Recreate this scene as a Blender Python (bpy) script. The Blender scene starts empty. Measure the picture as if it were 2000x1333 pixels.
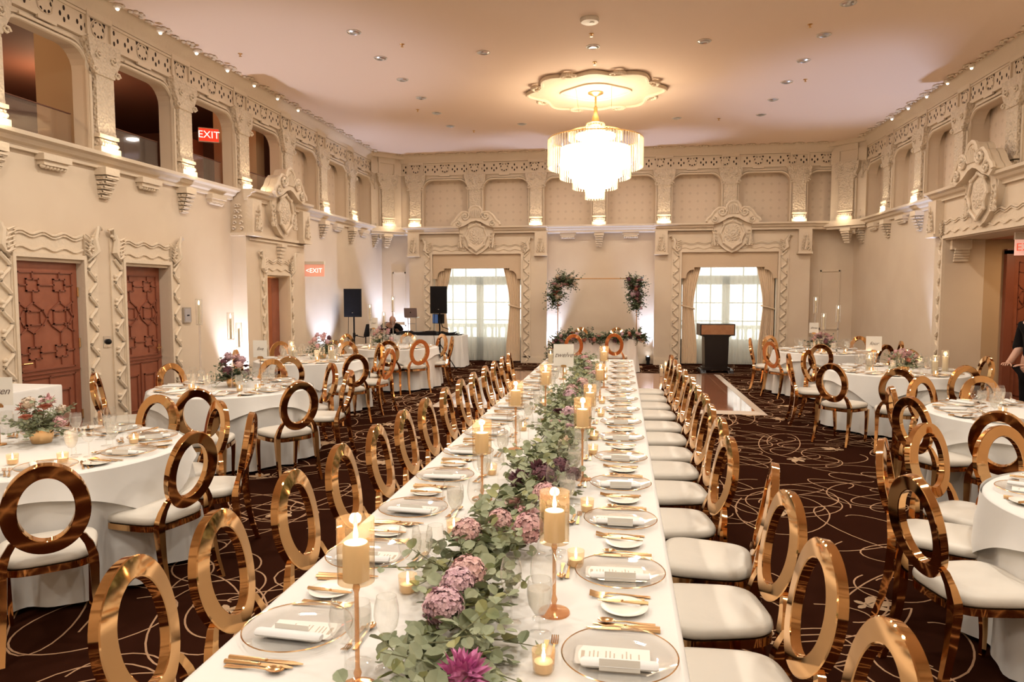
import bpy, bmesh, math, random
from mathutils import Vector, Matrix
R = math.radians
PI = math.pi
random.seed(7)
sc = bpy.context.scene
COL = sc.collection

# ------------------------------------------------------------------ camera, world, exposure
cam_d = bpy.data.cameras.new('camera'); cam = bpy.data.objects.new('camera', cam_d); COL.objects.link(cam)
cam.location = (0, 0, 1.8); cam.rotation_euler = (R(90 - 3.93), 0, R(8.78))
cam_d.sensor_fit = 'HORIZONTAL'; cam_d.sensor_width = 36; cam_d.lens = 36 * 1382 / 2000
cam_d.clip_start = 0.05; cam_d.clip_end = 200
cam_d.dof.use_dof = True; cam_d.dof.focus_distance = 5.0; cam_d.dof.aperture_fstop = 10
sc.camera = cam
w = bpy.data.worlds.new('daylight'); sc.world = w; w.use_nodes = True
w.node_tree.nodes['Background'].inputs[0].default_value = (1.0, 1.0, 0.97, 1)
w.node_tree.nodes['Background'].inputs[1].default_value = 2.1
sc.view_settings.view_transform = 'Standard'; sc.view_settings.look = 'None'
sc.view_settings.gamma = 1; sc.view_settings.use_curve_mapping = False
sc.view_settings.exposure = 0.2
cy = sc.cycles
cy.use_denoising = True; cy.use_adaptive_sampling = True; cy.adaptive_threshold = 0.08; cy.adaptive_min_samples = 16
cy.max_bounces = 6; cy.diffuse_bounces = 3; cy.glossy_bounces = 3; cy.transmission_bounces = 4
cy.transparent_max_bounces = 12; cy.caustics_reflective = False; cy.caustics_refractive = False
cy.sample_clamp_indirect = 4.0; cy.use_light_tree = True

CEIL = 5.3; XL = -6.3; XR = 5.5; YB = 18.15; YF = -4.2; LEDGE = 3.47

def lamp(name, kind, loc, energy, color, size=0.1, rot=None, parent=None, spot=None, blend=0.5):
    d = bpy.data.lights.new(name, kind); d.energy = energy; d.color = color
    if kind == 'AREA': d.shape = 'DISK'; d.size = size
    else: d.shadow_soft_size = size
    if kind == 'SPOT': d.spot_size = R(spot or 90); d.spot_blend = blend
    o = bpy.data.objects.new(name, d); COL.objects.link(o); o.location = loc
    if rot: o.rotation_euler = rot
    if parent: o.parent = parent
    return o
WARM = (1.0, 0.93, 0.82)
WARM2 = (1.0, 0.66, 0.38)
COOL = (0.50, 0.64, 1.0)
# recessed ceiling downlights, a grid continuing behind the camera
DOWN = [(x, y) for y in (9.35, 10.42, 11.5, 12.6, 13.7, 14.8) for x in (-3.6, 2.68)] + \
       [(-2.03, 10.41), (-2.08, 14.84), (1.1, 10.42), (1.06, 14.82), (-0.44, 10.41)]
DOWN_BACK = [(x, y) for y in (-2.6, 0.6, 3.8, 6.9) for x in (-3.6, -0.45, 2.68)]
for x, y in DOWN_BACK:
    lamp('downlight_lamp', 'AREA', (x, y, CEIL - 0.03), 33 if abs(x) < 1 else 58, WARM, 0.35)
for x, y in [(-3.6, 9.35), (-3.6, 12.6), (2.68, 9.35), (2.68, 12.6), (-3.6, 14.8), (2.68, 14.8), (-0.44, 10.41), (-2.03, 14.84), (1.1, 14.82)]:
    lamp('downlight_lamp', 'AREA', (x, y, CEIL - 0.03), 30, WARM, 0.2)

# ------------------------------------------------------------------ materials
def nt(name):
    m = bpy.data.materials.new(name); m.use_nodes = True
    n = m.node_tree.nodes; b = n['Principled BSDF']
    return m, n, m.node_tree.links, b
def mat(name, col, rough=0.6, metal=0.0, spec=0.5, bump=None, var=None, emis=None, es=0, trans=0, sheen=0):
    m, n, l, b = nt(name)
    b.inputs['Base Color'].default_value = (*col, 1); b.inputs['Roughness'].default_value = rough
    b.inputs['Metallic'].default_value = metal; b.inputs['Specular IOR Level'].default_value = spec
    if trans: b.inputs['Transmission Weight'].default_value = trans
    if sheen: b.inputs['Sheen Weight'].default_value = sheen
    if emis: b.inputs['Emission Color'].default_value = (*emis, 1); b.inputs['Emission Strength'].default_value = es
    if bump or var:
        tc = n.new('ShaderNodeTexCoord')
    if bump:
        kind, scale, strength, dist = bump
        t = n.new('ShaderNodeTexVoronoi' if kind == 'voronoi' else 'ShaderNodeTexNoise')
        t.inputs['Scale'].default_value = scale
        if kind != 'voronoi': t.inputs['Detail'].default_value = 3
        l.new(tc.outputs['Object'], t.inputs['Vector'])
        bp = n.new('ShaderNodeBump'); bp.inputs['Strength'].default_value = strength; bp.inputs['Distance'].default_value = dist
        l.new(t.outputs[0], bp.inputs['Height']); l.new(bp.outputs[0], b.inputs['Normal'])
    if var:
        col2, scale = var
        t = n.new('ShaderNodeTexNoise'); t.inputs['Scale'].default_value = scale; t.inputs['Detail'].default_value = 4
        l.new(tc.outputs['Object'], t.inputs['Vector'])
        cr = n.new('ShaderNodeValToRGB'); cr.color_ramp.elements[0].position = .35; cr.color_ramp.elements[1].position = .65
        cr.color_ramp.elements[0].color = (*col, 1); cr.color_ramp.elements[1].color = (*col2, 1)
        l.new(t.outputs[0], cr.inputs[0]); l.new(cr.outputs[0], b.inputs['Base Color'])
    return m
def thin_glass(name, tint=(1, 1, 1), refl=0.9, rough=0.02, frost=0.0, frostcol=(.9, .9, .9), ior=1.45):
    m, n, l, b = nt(name)
    n.remove(b); out = n['Material Output']
    tr = n.new('ShaderNodeBsdfTransparent'); tr.inputs[0].default_value = (*tint, 1)
    gl = n.new('ShaderNodeBsdfGlossy'); gl.inputs['Roughness'].default_value = rough; gl.inputs[0].default_value = (refl, refl, refl, 1)
    lw = n.new('ShaderNodeLayerWeight'); lw.inputs[0].default_value = .5
    pw = n.new('ShaderNodeMath'); pw.operation = 'POWER'; l.new(lw.outputs['Facing'], pw.inputs[0]); pw.inputs[1].default_value = 3.0
    fr = n.new('ShaderNodeMath'); fr.operation = 'MULTIPLY_ADD'; l.new(pw.outputs[0], fr.inputs[0]); fr.inputs[1].default_value = .75; fr.inputs[2].default_value = .05
    mx = n.new('ShaderNodeMixShader'); l.new(fr.outputs[0], mx.inputs[0]); l.new(tr.outputs[0], mx.inputs[1]); l.new(gl.outputs[0], mx.inputs[2])
    last = mx
    if frost:
        df = n.new('ShaderNodeBsdfDiffuse'); df.inputs[0].default_value = (*frostcol, 1)
        m2 = n.new('ShaderNodeMixShader'); m2.inputs[0].default_value = frost
        l.new(mx.outputs[0], m2.inputs[1]); l.new(df.outputs[0], m2.inputs[2]); last = m2
    l.new(last.outputs[0], out.inputs[0])
    return m
def emat(name, col, s):
    m, n, l, b = nt(name); n.remove(b)
    e = n.new('ShaderNodeEmission'); e.inputs[0].default_value = (*col, 1); e.inputs[1].default_value = s
    l.new(e.outputs[0], n['Material Output'].inputs[0]); return m
def cloth_trans(name, col, tr=0.5, see=0.0):
    m, n, l, b = nt(name); n.remove(b)
    d = n.new('ShaderNodeBsdfDiffuse'); d.inputs[0].default_value = (*col, 1)
    t = n.new('ShaderNodeBsdfTranslucent'); t.inputs[0].default_value = (*col, 1)
    mx = n.new('ShaderNodeMixShader'); mx.inputs[0].default_value = tr
    l.new(d.outputs[0], mx.inputs[1]); l.new(t.outputs[0], mx.inputs[2]); last = mx
    if see:
        tp = n.new('ShaderNodeBsdfTransparent'); m2 = n.new('ShaderNodeMixShader'); m2.inputs[0].default_value = see
        l.new(mx.outputs[0], m2.inputs[1]); l.new(tp.outputs[0], m2.inputs[2]); last = m2
    l.new(last.outputs[0], n['Material Output'].inputs[0]); return m

WALLC = (0.74, 0.60, 0.45)
M = dict(
    plaster=mat('plaster', WALLC, .8, var=((0.70, 0.555, 0.41), 1.3)),
    trimp=mat('trim_plaster', (0.75, 0.61, 0.455), .7, bump=('noise', 22, .25, .02)),
    carved=mat('carved_plaster', (0.73, 0.59, 0.44), .75, bump=('voronoi', 26, .9, .03)),
    ceil=mat('ceiling_plaster', (0.90, 0.69, 0.535), .85),
    panel=mat('stencilled_panel', (0.70, 0.54, 0.39), .8, var=((0.64, 0.48, 0.335), 5)),
    dark=mat('hole_shade', (0.03, 0.014, 0.008), .9),  # dark colour standing in for the shade inside the frieze holes
    door=mat('mahogany', (0.33, 0.105, 0.055), .38, var=((0.28, 0.085, 0.043), 7)),
    doord=mat('mahogany_strap', (0.25, 0.075, 0.04), .4),
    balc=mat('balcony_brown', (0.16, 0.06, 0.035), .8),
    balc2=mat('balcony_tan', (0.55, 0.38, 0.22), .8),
    gold=mat('polished_gold', (0.78, 0.455, 0.205), .07, 1.0),
    goldm=mat('brushed_gold', (0.78, 0.50, 0.25), .22, 1.0),
    brass=mat('brass', (0.72, 0.45, 0.18), .3, 1.0),
    vinyl=mat('white_vinyl', (0.70, 0.635, 0.545), .45, bump=('noise', 9, .15, .02)),
    cloth=mat('ivory_cloth', (0.78, 0.745, 0.70), .85, sheen=.2, bump=('noise', 6, .12, .03)),
    china=mat('china', (0.85, 0.80, 0.72), .2),
    paper=mat('card_paper', (0.80, 0.76, 0.69), .7),
    ink=mat('ink', (0.16, 0.12, 0.10), .8),
    inkl=mat('pale_print', (0.52, 0.42, 0.32), .8),
    napkin=mat('napkin', (0.78, 0.765, 0.75), .85),
    wax=None,
    flame=emat('flame', (1.0, .78, .45), 28),
    glass=thin_glass('clear_glass', (.98, .98, .97), 1.0, .03, .02),
    frosted=thin_glass('chilled_glass', (.985, .98, .97), .8, .15, .16, (.95, .92, .87)),
    charger=thin_glass('charger_glass', (.99, .985, .975), .9, .05, .05, (.95, .93, .9)),
    amber=thin_glass('amber_glass', (.99, .90, .76), .9, .03, .07, (.88, .58, .34), 1.5),
    amberl=thin_glass('amber_stem', (.93, .70, .48), .9, .05, .30, (.78, .45, .25), 1.5),
    black=mat('black_plastic', (0.010, 0.008, 0.008), .6, spec=.2),
    blackm=mat('black_grille', (0.010, 0.008, 0.008), .8, spec=.15, bump=('voronoi', 120, .6, .01)),
    blackw=mat('black_wood', (0.012, 0.008, 0.007), .25),
    podw=mat('podium_wood', (0.36, 0.17, 0.075), .4, var=((0.30, 0.13, 0.055), 9)),
    silver=mat('aluminium', (0.62, 0.60, 0.58), .3, 1.0),
    leaf=mat('eucalyptus_leaf', (0.20, 0.235, 0.13), .55, var=((0.33, 0.35, 0.22), 14)),
    leaf2=mat('olive_leaf', (0.32, 0.31, 0.12), .5, var=((0.15, 0.18, 0.07), 12)),
    leafd=mat('dark_leaf', (0.05, 0.075, 0.035), .5, var=((0.09, 0.12, 0.055), 10)),
    stem=mat('green_stem', (0.12, 0.12, 0.05), .6),
    pink=mat('pink_petal', (0.68, 0.36, 0.38), .6, var=((0.72, 0.46, 0.44), 30)),
    blush=mat('blush_petal', (0.74, 0.50, 0.46), .6, var=((0.66, 0.38, 0.37), 30)),
    lilac=mat('lilac_petal', (0.60, 0.37, 0.44), .6, var=((0.74, 0.50, 0.53), 40)),
    plum=mat('plum_petal', (0.10, 0.035, 0.05), .6, var=((0.17, 0.06, 0.075), 40)),
    magenta=mat('magenta_petal', (0.52, 0.09, 0.30), .5, var=((0.68, 0.25, 0.45), 30)),
    cream=mat('cream_petal', (0.80, 0.68, 0.52), .6, var=((0.70, 0.52, 0.40), 30)),
    rust=mat('rust_petal', (0.45, 0.12, 0.07), .6, var=((0.58, 0.24, 0.16), 30)),
    drape=mat('tan_drape', (0.82, 0.62, 0.42), .8, sheen=.3),
    pelmet=mat('pelmet_fabric', (0.66, 0.49, 0.33), .8, bump=('noise', 90, .3, .01)),
    sheer=cloth_trans('sheer', (.93, .93, .86), .7, .38),
    winw=mat('window_white', (0.80, 0.80, 0.74), .5),
    pane=thin_glass('window_pane', (.97, .98, .96), .9, .02),
    skin=mat('skin', (0.52, 0.28, 0.19), .5),
    hairm=mat('dark_hair', (0.03, 0.018, 0.012), .5),
    blackc=mat('black_clothing', (0.008, 0.006, 0.006), .9, spec=.1),
    woodf=None, red=mat('red_sign', (0.75, 0.25, 0.2), .4),
    whitep=mat('white_plastic', (0.80, 0.70, 0.58), .4),
    screen=mat('screen_glass', (0.02, 0.05, 0.12), .15, emis=(.08, .2, .5), es=.25),
)
m, n, l, b = nt('wax'); n.remove(b)
_d = n.new('ShaderNodeBsdfDiffuse'); _t = n.new('ShaderNodeBsdfTranslucent'); _m = n.new('ShaderNodeMixShader'); _m.inputs[0].default_value = .4
_d.inputs[0].default_value = _t.inputs[0].default_value = (.92, .82, .64, 1)
l.new(_d.outputs[0], _m.inputs[1]); l.new(_t.outputs[0], _m.inputs[2]); l.new(_m.outputs[0], n['Material Output'].inputs[0]); M['wax'] = m
# parquet dance floor
m, n, l, b = nt('parquet'); tc = n.new('ShaderNodeTexCoord'); br = n.new('ShaderNodeTexBrick')
mp = n.new('ShaderNodeMapping'); l.new(tc.outputs['Object'], mp.inputs[0]); l.new(mp.outputs[0], br.inputs['Vector'])
br.offset = 0; br.inputs['Scale'].default_value = 1.0; br.inputs['Brick Width'].default_value = .92; br.inputs['Row Height'].default_value = .92
br.inputs['Mortar Size'].default_value = .006; br.inputs['Color1'].default_value = (0.34, .125, .06, 1); br.inputs['Color2'].default_value = (0.30, .105, .05, 1)
br.inputs['Mortar'].default_value = (.5, .33, .2, 1); l.new(br.outputs[0], b.inputs['Base Color'])
b.inputs['Roughness'].default_value = .09; b.inputs['Coat Weight'].default_value = .6; b.inputs['Coat Roughness'].default_value = .05
M['woodf'] = m
# carpet
m, n, l, b = nt('carpet'); tc = n.new('ShaderNodeTexCoord'); t = n.new('ShaderNodeTexNoise'); t.inputs['Scale'].default_value = 260
l.new(tc.outputs['Object'], t.inputs['Vector']); cr = n.new('ShaderNodeValToRGB')
cr.color_ramp.elements[0].color = (0.014, 0.0042, 0.002, 1); cr.color_ramp.elements[1].color = (0.040, 0.013, 0.007, 1)
l.new(t.outputs[0], cr.inputs[0]); l.new(cr.outputs[0], b.inputs['Base Color']); b.inputs['Roughness'].default_value = .95; b.inputs['Specular IOR Level'].default_value = 0
M['carpet'] = m
M['carpl'] = mat('carpet_line', (0.46, 0.27, 0.155), .95, spec=.1, bump=('noise', 200, .5, .01))
M['carpf'] = mat('carpet_flower', (0.50, 0.33, 0.20), .95, spec=.1, bump=('noise', 200, .5, .01))
# stencilled ornament panel: rows of small motifs
m, n, l, b = nt('stencil'); tc = n.new('ShaderNodeTexCoord'); v = n.new('ShaderNodeTexVoronoi'); v.voronoi_dimensions = '2D'; v.distance = 'MANHATTAN'; v.inputs['Scale'].default_value = 5.2; v.inputs['Randomness'].default_value = .1
_s = n.new('ShaderNodeSeparateXYZ'); _a = n.new('ShaderNodeMath'); _c = n.new('ShaderNodeCombineXYZ'); l.new(tc.outputs['Object'], _s.inputs[0]); l.new(_s.outputs[0], _a.inputs[0]); l.new(_s.outputs[1], _a.inputs[1]); l.new(_a.outputs[0], _c.inputs[0]); l.new(_s.outputs[2], _c.inputs[1])
l.new(_c.outputs[0], v.inputs['Vector']); cr = n.new('ShaderNodeValToRGB')
cr.color_ramp.elements[0].position = .16; cr.color_ramp.elements[1].position = .26
cr.color_ramp.elements[0].color = (0.67, 0.525, 0.39, 1); cr.color_ramp.elements[1].color = (0.75, 0.60, 0.455, 1)
l.new(v.outputs['Distance'], cr.inputs[0]); l.new(cr.outputs[0], b.inputs['Base Color']); b.inputs['Roughness'].default_value = .8
M['stencil'] = m

# ------------------------------------------------------------------ mesh helpers
ident = lambda u, d, z: (u, d, z)
TF = dict(left=lambda u, d, z: (XL + d, u, z), right=lambda u, d, z: (XR - d, u, z), back=lambda u, d, z: (u, YB - d, z), front=lambda u, d, z: (u, YF + d, z))
class MB:
    def __init__(s, tf=None):
        s.v = []; s.f = []; s.m = []; s.tf = tf or ident
    def add(s, vs, fs, mi=0):
        b = len(s.v); s.v.extend([tuple(p) for p in vs]); s.f.extend([[b + i for i in f] for f in fs]); s.m.extend([mi] * len(fs)); return s
    def box(s, a0, a1, b0, b1, c0, c1, mi=0):
        vs = [(a, b, c) for a in (a0, a1) for b in (b0, b1) for c in (c0, c1)]
        return s.add(vs, [(0, 1, 3, 2), (4, 6, 7, 5), (0, 4, 5, 1), (2, 3, 7, 6), (0, 2, 6, 4), (1, 5, 7, 3)], mi)
    def prism(s, pts, d0, d1, mi=0, axis=1):
        n_ = len(pts)
        def mk(p, d):
            return (p[0], d, p[1]) if axis == 1 else ((d, p[0], p[1]) if axis == 0 else (p[0], p[1], d))
        vs = [mk(p, d0) for p in pts] + [mk(p, d1) for p in pts]
        fs = [tuple(range(n_)), tuple(range(2 * n_ - 1, n_ - 1, -1))] + [(i, (i + 1) % n_, n_ + (i + 1) % n_, n_ + i) for i in range(n_)]
        return s.add(vs, fs, mi)
    def ring(s, outer, inner, d0, d1, mi=0, axis=1):
        n_ = len(outer)
        def mk(p, d):
            return (p[0], d, p[1]) if axis == 1 else (p[0], p[1], d)
        vs = [mk(p, d0) for p in outer] + [mk(p, d1) for p in outer] + [mk(p, d0) for p in inner] + [mk(p, d1) for p in inner]
        fs = []
        for i in range(n_):
            j = (i + 1) % n_
            fs += [(i, j, n_ + j, n_ + i), (2 * n_ + i, 3 * n_ + i, 3 * n_ + j, 2 * n_ + j), (i, 2 * n_ + i, 2 * n_ + j, j), (n_ + i, n_ + j, 3 * n_ + j, 3 * n_ + i)]
        return s.add(vs, fs, mi)
    def lathe(s, prof, n_=16, c=(0, 0, 0), mi=0, closed=False, sx=1, sy=1):
        vs = []
        for r, z in prof:
            for i in range(n_):
                a = 2 * PI * i / n_
                vs.append((c[0] + r * math.cos(a) * sx, c[1] + r * math.sin(a) * sy, c[2] + z))
        fs = []; k = len(prof)
        for j in range(k - 1 + (1 if closed else 0)):
            j2 = (j + 1) % k
            for i in range(n_):
                i2 = (i + 1) % n_
                fs.append((j * n_ + i, j * n_ + i2, j2 * n_ + i2, j2 * n_ + i))
        if not closed:
            if prof[0][0] > 1e-4: fs.append(tuple(range(n_))[::-1]) if getattr(s, 'cap', True) else None
            if prof[-1][0] > 1e-4 and getattr(s, 'cap', True): fs.append(tuple((k - 1) * n_ + i for i in range(n_)))
        return s.add(vs, fs, mi)
    def tube(s, path, r, n_=6, mi=0, radii=None, flat=1.0, cap=True):
        P = [Vector(p) for p in path]; k = len(P); vs = []
        up = Vector((0, 0, 1))
        for i, p in enumerate(P):
            t = (P[min(i + 1, k - 1)] - P[max(i - 1, 0)])
            if t.length < 1e-9: t = Vector((0, 0, 1))
            t.normalize()
            ref = up if abs(t.dot(up)) < .95 else Vector((0, 1, 0))
            a = t.cross(ref).normalized(); b_ = a.cross(t).normalized()
            rr = radii[i] if radii else r
            for j in range(n_):
                th = 2 * PI * j / n_
                vs.append(p + a * math.cos(th) * rr + b_ * math.sin(th) * rr * flat)
        fs = []
        for i in range(k - 1):
            for j in range(n_):
                j2 = (j + 1) % n_
                fs.append((i * n_ + j, i * n_ + j2, (i + 1) * n_ + j2, (i + 1) * n_ + j))
        if cap: fs.append(tuple(range(n_))[::-1]); fs.append(tuple((k - 1) * n_ + j for j in range(n_)))
        return s.add(vs, fs, mi)
    def ball(s, c, r, nu=8, nv=5, mi=0, sc_=(1, 1, 1)):
        pr = [(max(1e-5, r * math.sin(PI * j / nv)), -r * math.cos(PI * j / nv)) for j in range(nv + 1)]
        vs = []; 
        for rr, z in pr:
            for i in range(nu):
                a = 2 * PI * i / nu
                vs.append((c[0] + rr * math.cos(a) * sc_[0], c[1] + rr * math.sin(a) * sc_[1], c[2] + z * sc_[2]))
        fs = [(j * nu + i, j * nu + (i + 1) % nu, (j + 1) * nu + (i + 1) % nu, (j + 1) * nu + i) for j in range(nv) for i in range(nu)]
        return s.add(vs, fs, mi)
    def prof(s, pts, u0, u1, mi=0):   # (d,z) outline swept along u
        return s.prism([(p[0], p[1]) for p in pts], u0, u1, mi, axis=0)
    def grid(s, fn, nu, nv, mi=0):
        vs = [fn(i / nu, j / nv) for i in range(nu + 1) for j in range(nv + 1)]
        fs = [(i * (nv + 1) + j, (i + 1) * (nv + 1) + j, (i + 1) * (nv + 1) + j + 1, i * (nv + 1) + j + 1) for i in range(nu) for j in range(nv)]
        return s.add(vs, fs, mi)
    def mesh(s, name, mats, smooth=None, recalc=True):
        me = bpy.data.meshes.new(name)
        me.from_pydata([s.tf(*p) for p in s.v], [], s.f)
        for x in (mats if isinstance(mats, (list, tuple)) else [mats]): me.materials.append(x)
        me.polygons.foreach_set('material_index', s.m)
        if recalc:
            bm = bmesh.new(); bm.from_mesh(me); bmesh.ops.recalc_face_normals(bm, faces=bm.faces); bm.to_mesh(me); bm.free()
        if smooth is not None:
            me.polygons.foreach_set('use_smooth', [True] * len(me.polygons)); me.set_sharp_from_angle(angle=R(smooth))
        me.update(); return me
    def obj(s, name, mats, parent=None, smooth=None, recalc=True):
        o = bpy.data.objects.new(name, s.mesh(name, mats, smooth, recalc)); COL.objects.link(o)
        if parent: o.parent = parent
        return o
def tag(o, label=None, cat=None, group=None, kind=None):
    if label: o['label'] = label
    if cat: o['category'] = cat
    if group: o['group'] = group
    if kind: o['kind'] = kind
    return o
def empty(name, loc=(0, 0, 0), rz=0, label=None, cat=None, group=None, kind=None):
    o = bpy.data.objects.new(name, None); COL.objects.link(o); o.location = loc; o.rotation_euler = (0, 0, rz)
    o.empty_display_size = .05
    return tag(o, label, cat, group, kind)
def kids(o): return KIDS.get(o.name, [])
KIDS = {}
def scan(o):
    KIDS.clear()
    for x in bpy.data.objects:
        if x.parent: KIDS.setdefault(x.parent.name, []).append(x)
class Proto:   # a thing built once and copied with its parts
    def __init__(s, root, protos):
        s.root = root; s.used = False
        s.tree = s._t(root, protos)
    def _t(s, o, pr): return (o, [s._t(c, pr) for c in pr if c.parent == o])
    def put(s, loc, rz=0, label=None, group=None, cat=None, scale=None, rx=None):
        if not s.used: s.used = True; r = s.root
        else: r = s._c(s.tree, None)
        r.location = loc; r.rotation_euler = (rx or 0, 0, rz)
        if scale: r.scale = (scale,) * 3
        tag(r, label, cat, group); return r
    def _c(s, t, parent):
        c = t[0].copy(); COL.objects.link(c); c.parent = parent
        for k in t[1]: s._c(k, c)
        return c
def proto(root, *parts): return Proto(root, list(parts))
ORD = ['first', 'second', 'third', 'fourth', 'fifth', 'sixth', 'seventh', 'eighth', 'ninth', 'tenth', 'eleventh', 'twelfth', 'thirteenth', 'fourteenth', 'fifteenth', 'sixteenth', 'seventeenth', 'eighteenth', 'nineteenth', 'twentieth']
def spiral(cx, cz, r0, turns, n_=14, dirn=1, a0=0, d=.03):
    return [(cx + r0 * (1 - .85 * i / n_) * math.cos(a0 + dirn * turns * 2 * PI * i / n_), d, cz + r0 * (1 - .85 * i / n_) * math.sin(a0 + dirn * turns * 2 * PI * i / n_)) for i in range(n_ + 1)]
# ------------------------------------------------------------------ room shell
def slab(mb, u0, u1, z0, z1, d0, d1, holes, mi=0):
    us = sorted({u0, u1} | {h[k] for h in holes for k in (0, 1) if u0 < h[k] < u1})
    for a, b in zip(us, us[1:]):
        m_ = (a + b) / 2; zs = [(z0, z1)]
        for h in holes:
            if h[0] < m_ < h[1]:
                nz = []
                for p, q in zs:
                    if h[2] > p: nz.append((p, min(q, h[2])))
                    if h[3] < q: nz.append((max(p, h[3]), q))
                zs = [t for t in nz if t[1] - t[0] > 1e-4]
        for p, q in zs: mb.box(a, b, d0, d1, p, q, mi)
LPROF = [(0, 3.30), (.05, 3.30), (.06, 3.35), (.11, 3.37), (.13, 3.41), (.19, 3.43), (.20, 3.47), (0, 3.47)]
UPI = dict(left=[6.3 + 1.6 * i for i in range(-6, 8)], right=[6.3 + 1.6 * i for i in range(-6, 8)],
           back=[-5.27, -3.70, -2.14, -.57, 1.0, 2.56, 4.14], front=[-5.27, -3.70, -2.14, -.57, 1.0, 2.56, 4.14])
UPD = dict(left=0, right=0, back=.25, front=0)      # depth of the upper storey's face
ATOP, AR = 4.68, .26
def pilaster(mb, u, d, w=.15):
    mb.box(u - w - .05, u + w + .05, d, d + .04, 3.47, 4.42)                # backing strip
    for s in (-1, 1): mb.tube([(u + s * (w + .035), d + .05, z) for z in (3.5, 3.9, 4.38)], .016, 6)
    mb.box(u - w, u + w, d, d + .10, 3.74, 4.40, 1)                          # carved shaft
    mb.box(u - w - .02, u + w + .02, d, d + .15, 3.47, 3.55)                 # base blocks
    for k in range(7): mb.ball((u - w + .02 + k * (2 * w - .04) / 6, d + .125, 3.585), .03, 6, 4)
    mb.box(u - w, u + w, d, d + .12, 3.55, 3.64, 1)
    mb.box(u - w - .015, u + w + .015, d, d + .135, 3.66, 3.70)
    mb.box(u - w, u + w, d, d + .11, 3.70, 3.74, 1)
    mb.box(u - w - .06, u + w + .06, d, d + .075, 4.80, 4.835); mb.box(u - w - .06, u + w + .06, d, d + .06, 5.065, 5.25); mb.box(u - w - .06, u - w - .03, d, d + .06, 4.8, 5.07); mb.box(u + w + .03, u + w + .06, d, d + .06, 4.8, 5.07)
    # capital: flaring layers with scrolls
    mb.prism([(u - w, 4.40), (u + w, 4.40), (u + w + .03, 4.47), (u + w + .10, 4.60), (u + w + .13, 4.80), (u - w - .13, 4.80), (u - w - .10, 4.60), (u - w - .03, 4.47)], d, d + .12, 1)
    for s in (-1, 1):
        mb.tube(spiral(u + s * (w + .04), 4.45, .05, 1.2, 8, s, 0, d + .13), .014, 5)
        mb.tube(spiral(u + s * (w - .03), 4.62, .06, 1.2, 8, -s, 1, d + .13), .014, 5)
def cusp(s, c, r, d, mb, mi):
    pass
def frieze(mb, u0, u1, d, dark=1):
    mb.box(u0, u1, d, d + .05, 4.79, 4.84); mb.box(u0, u1, d, d + .05, 5.06, 5.09); mb.box(u0, u1, d, d + .03, 4.84, 5.06)
    step = .77 if d > .2 else .8; ref = -5.27 if d > .2 else 6.3
    marks = []; j0 = math.ceil((u0 - ref) / step)
    j = j0
    while ref + j * step < u1 - .15:
        c0 = ref + j * step; marks.append((c0, 0)); marks += [(c0 + step * .34, 1), (c0 + step * .66, 1)] if c0 + step * .75 < u1 else []; j += 1
    S = 1.25
    for u, k in marks:
        u -= .09
        if k == 0: mb.box(u - .04, u + .22, d + .03, d + .06, 4.76, 4.80)
        if k == 0:   # round rosette, flat dark leaf shapes painted as shaded holes
            for (a, b_) in ((.03, .07), (-.03, .07), (.07, .02), (-.07, .02), (.045, -.055), (-.045, -.055), (0, -.07)):
                mb.prism([(u + .09 + a * S + .019 * math.cos(t * PI / 3), 4.955 + b_ * S + .026 * math.sin(t * PI / 3)) for t in range(6)], d + .029, d + .032, dark)
            for s in (-1, 1):
                mb.prism([(u + .09 + s * .125, 5.058), (u + .09 + s * .07, 5.058), (u + .09 + s * .115, 5.01)], d + .029, d + .032, dark)
            mb.tube([(u + .09 + .11 * math.cos(t * PI / 5), d + .035, 4.95 + .105 * math.sin(t * PI / 5)) for t in range(11)], .009, 4)
        else:
            for (a, b_) in ((.0, .05), (-.045, -.01), (.05, -.01), (0, -.05)):
                mb.prism([(u + .09 + a * 1.3 + .018 * math.cos(t * PI / 3), 4.95 + b_ * 1.3 + .032 * math.sin(t * PI / 3)) for t in range(6)], d + .029, d + .032, dark)
def cornice(mb, u0, u1, d):
    mb.prof([(d, 5.09), (d + .05, 5.10), (d + .07, 5.17), (d + .16, 5.24), (d + .17, 5.30), (d, 5.30)], u0, u1)
    u = u0 + .1; k = 0
    while u < u1:     # shell and leaf drops along the ceiling edge
        r = .13 if k % 2 == 0 else .07
        for t in range(5):
            a = PI * (t + .5) / 5
            mb.ball((u + r * .8 * math.cos(a), d + .20 + r * .8 * math.sin(a), 5.285), .035 if k % 2 == 0 else .022, 6, 4, 0, (1, 1, .6))
        u += .27; k += 1
def corbel(mb, u, d, kind):
    if kind == 'A':   # stepped console
        mb.box(u - .12, u + .12, d, d + .16, 3.22, 3.31)
        for k in range(5):
            mb.box(u - .10 + .008 * k, u + .10 - .008 * k, d, d + .15 - .025 * k, 3.22 - .055 * (k + 1), 3.22 - .055 * k - .012, 1)
            mb.tube([(u - .1 + .008 * k, d + .15 - .025 * k, 3.19 - .055 * k), (u + .1 - .008 * k, d + .15 - .025 * k, 3.19 - .055 * k)], .014, 5)
    else:             # low shelf with scalloped underside
        mb.box(u - .2, u + .2, d, d + .12, 3.24, 3.31); mb.box(u - .17, u + .17, d, d + .09, 3.19, 3.24)
        for k in range(7): mb.ball((u - .15 + .05 * k, d + .05, 3.18), .03, 6, 4)
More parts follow.
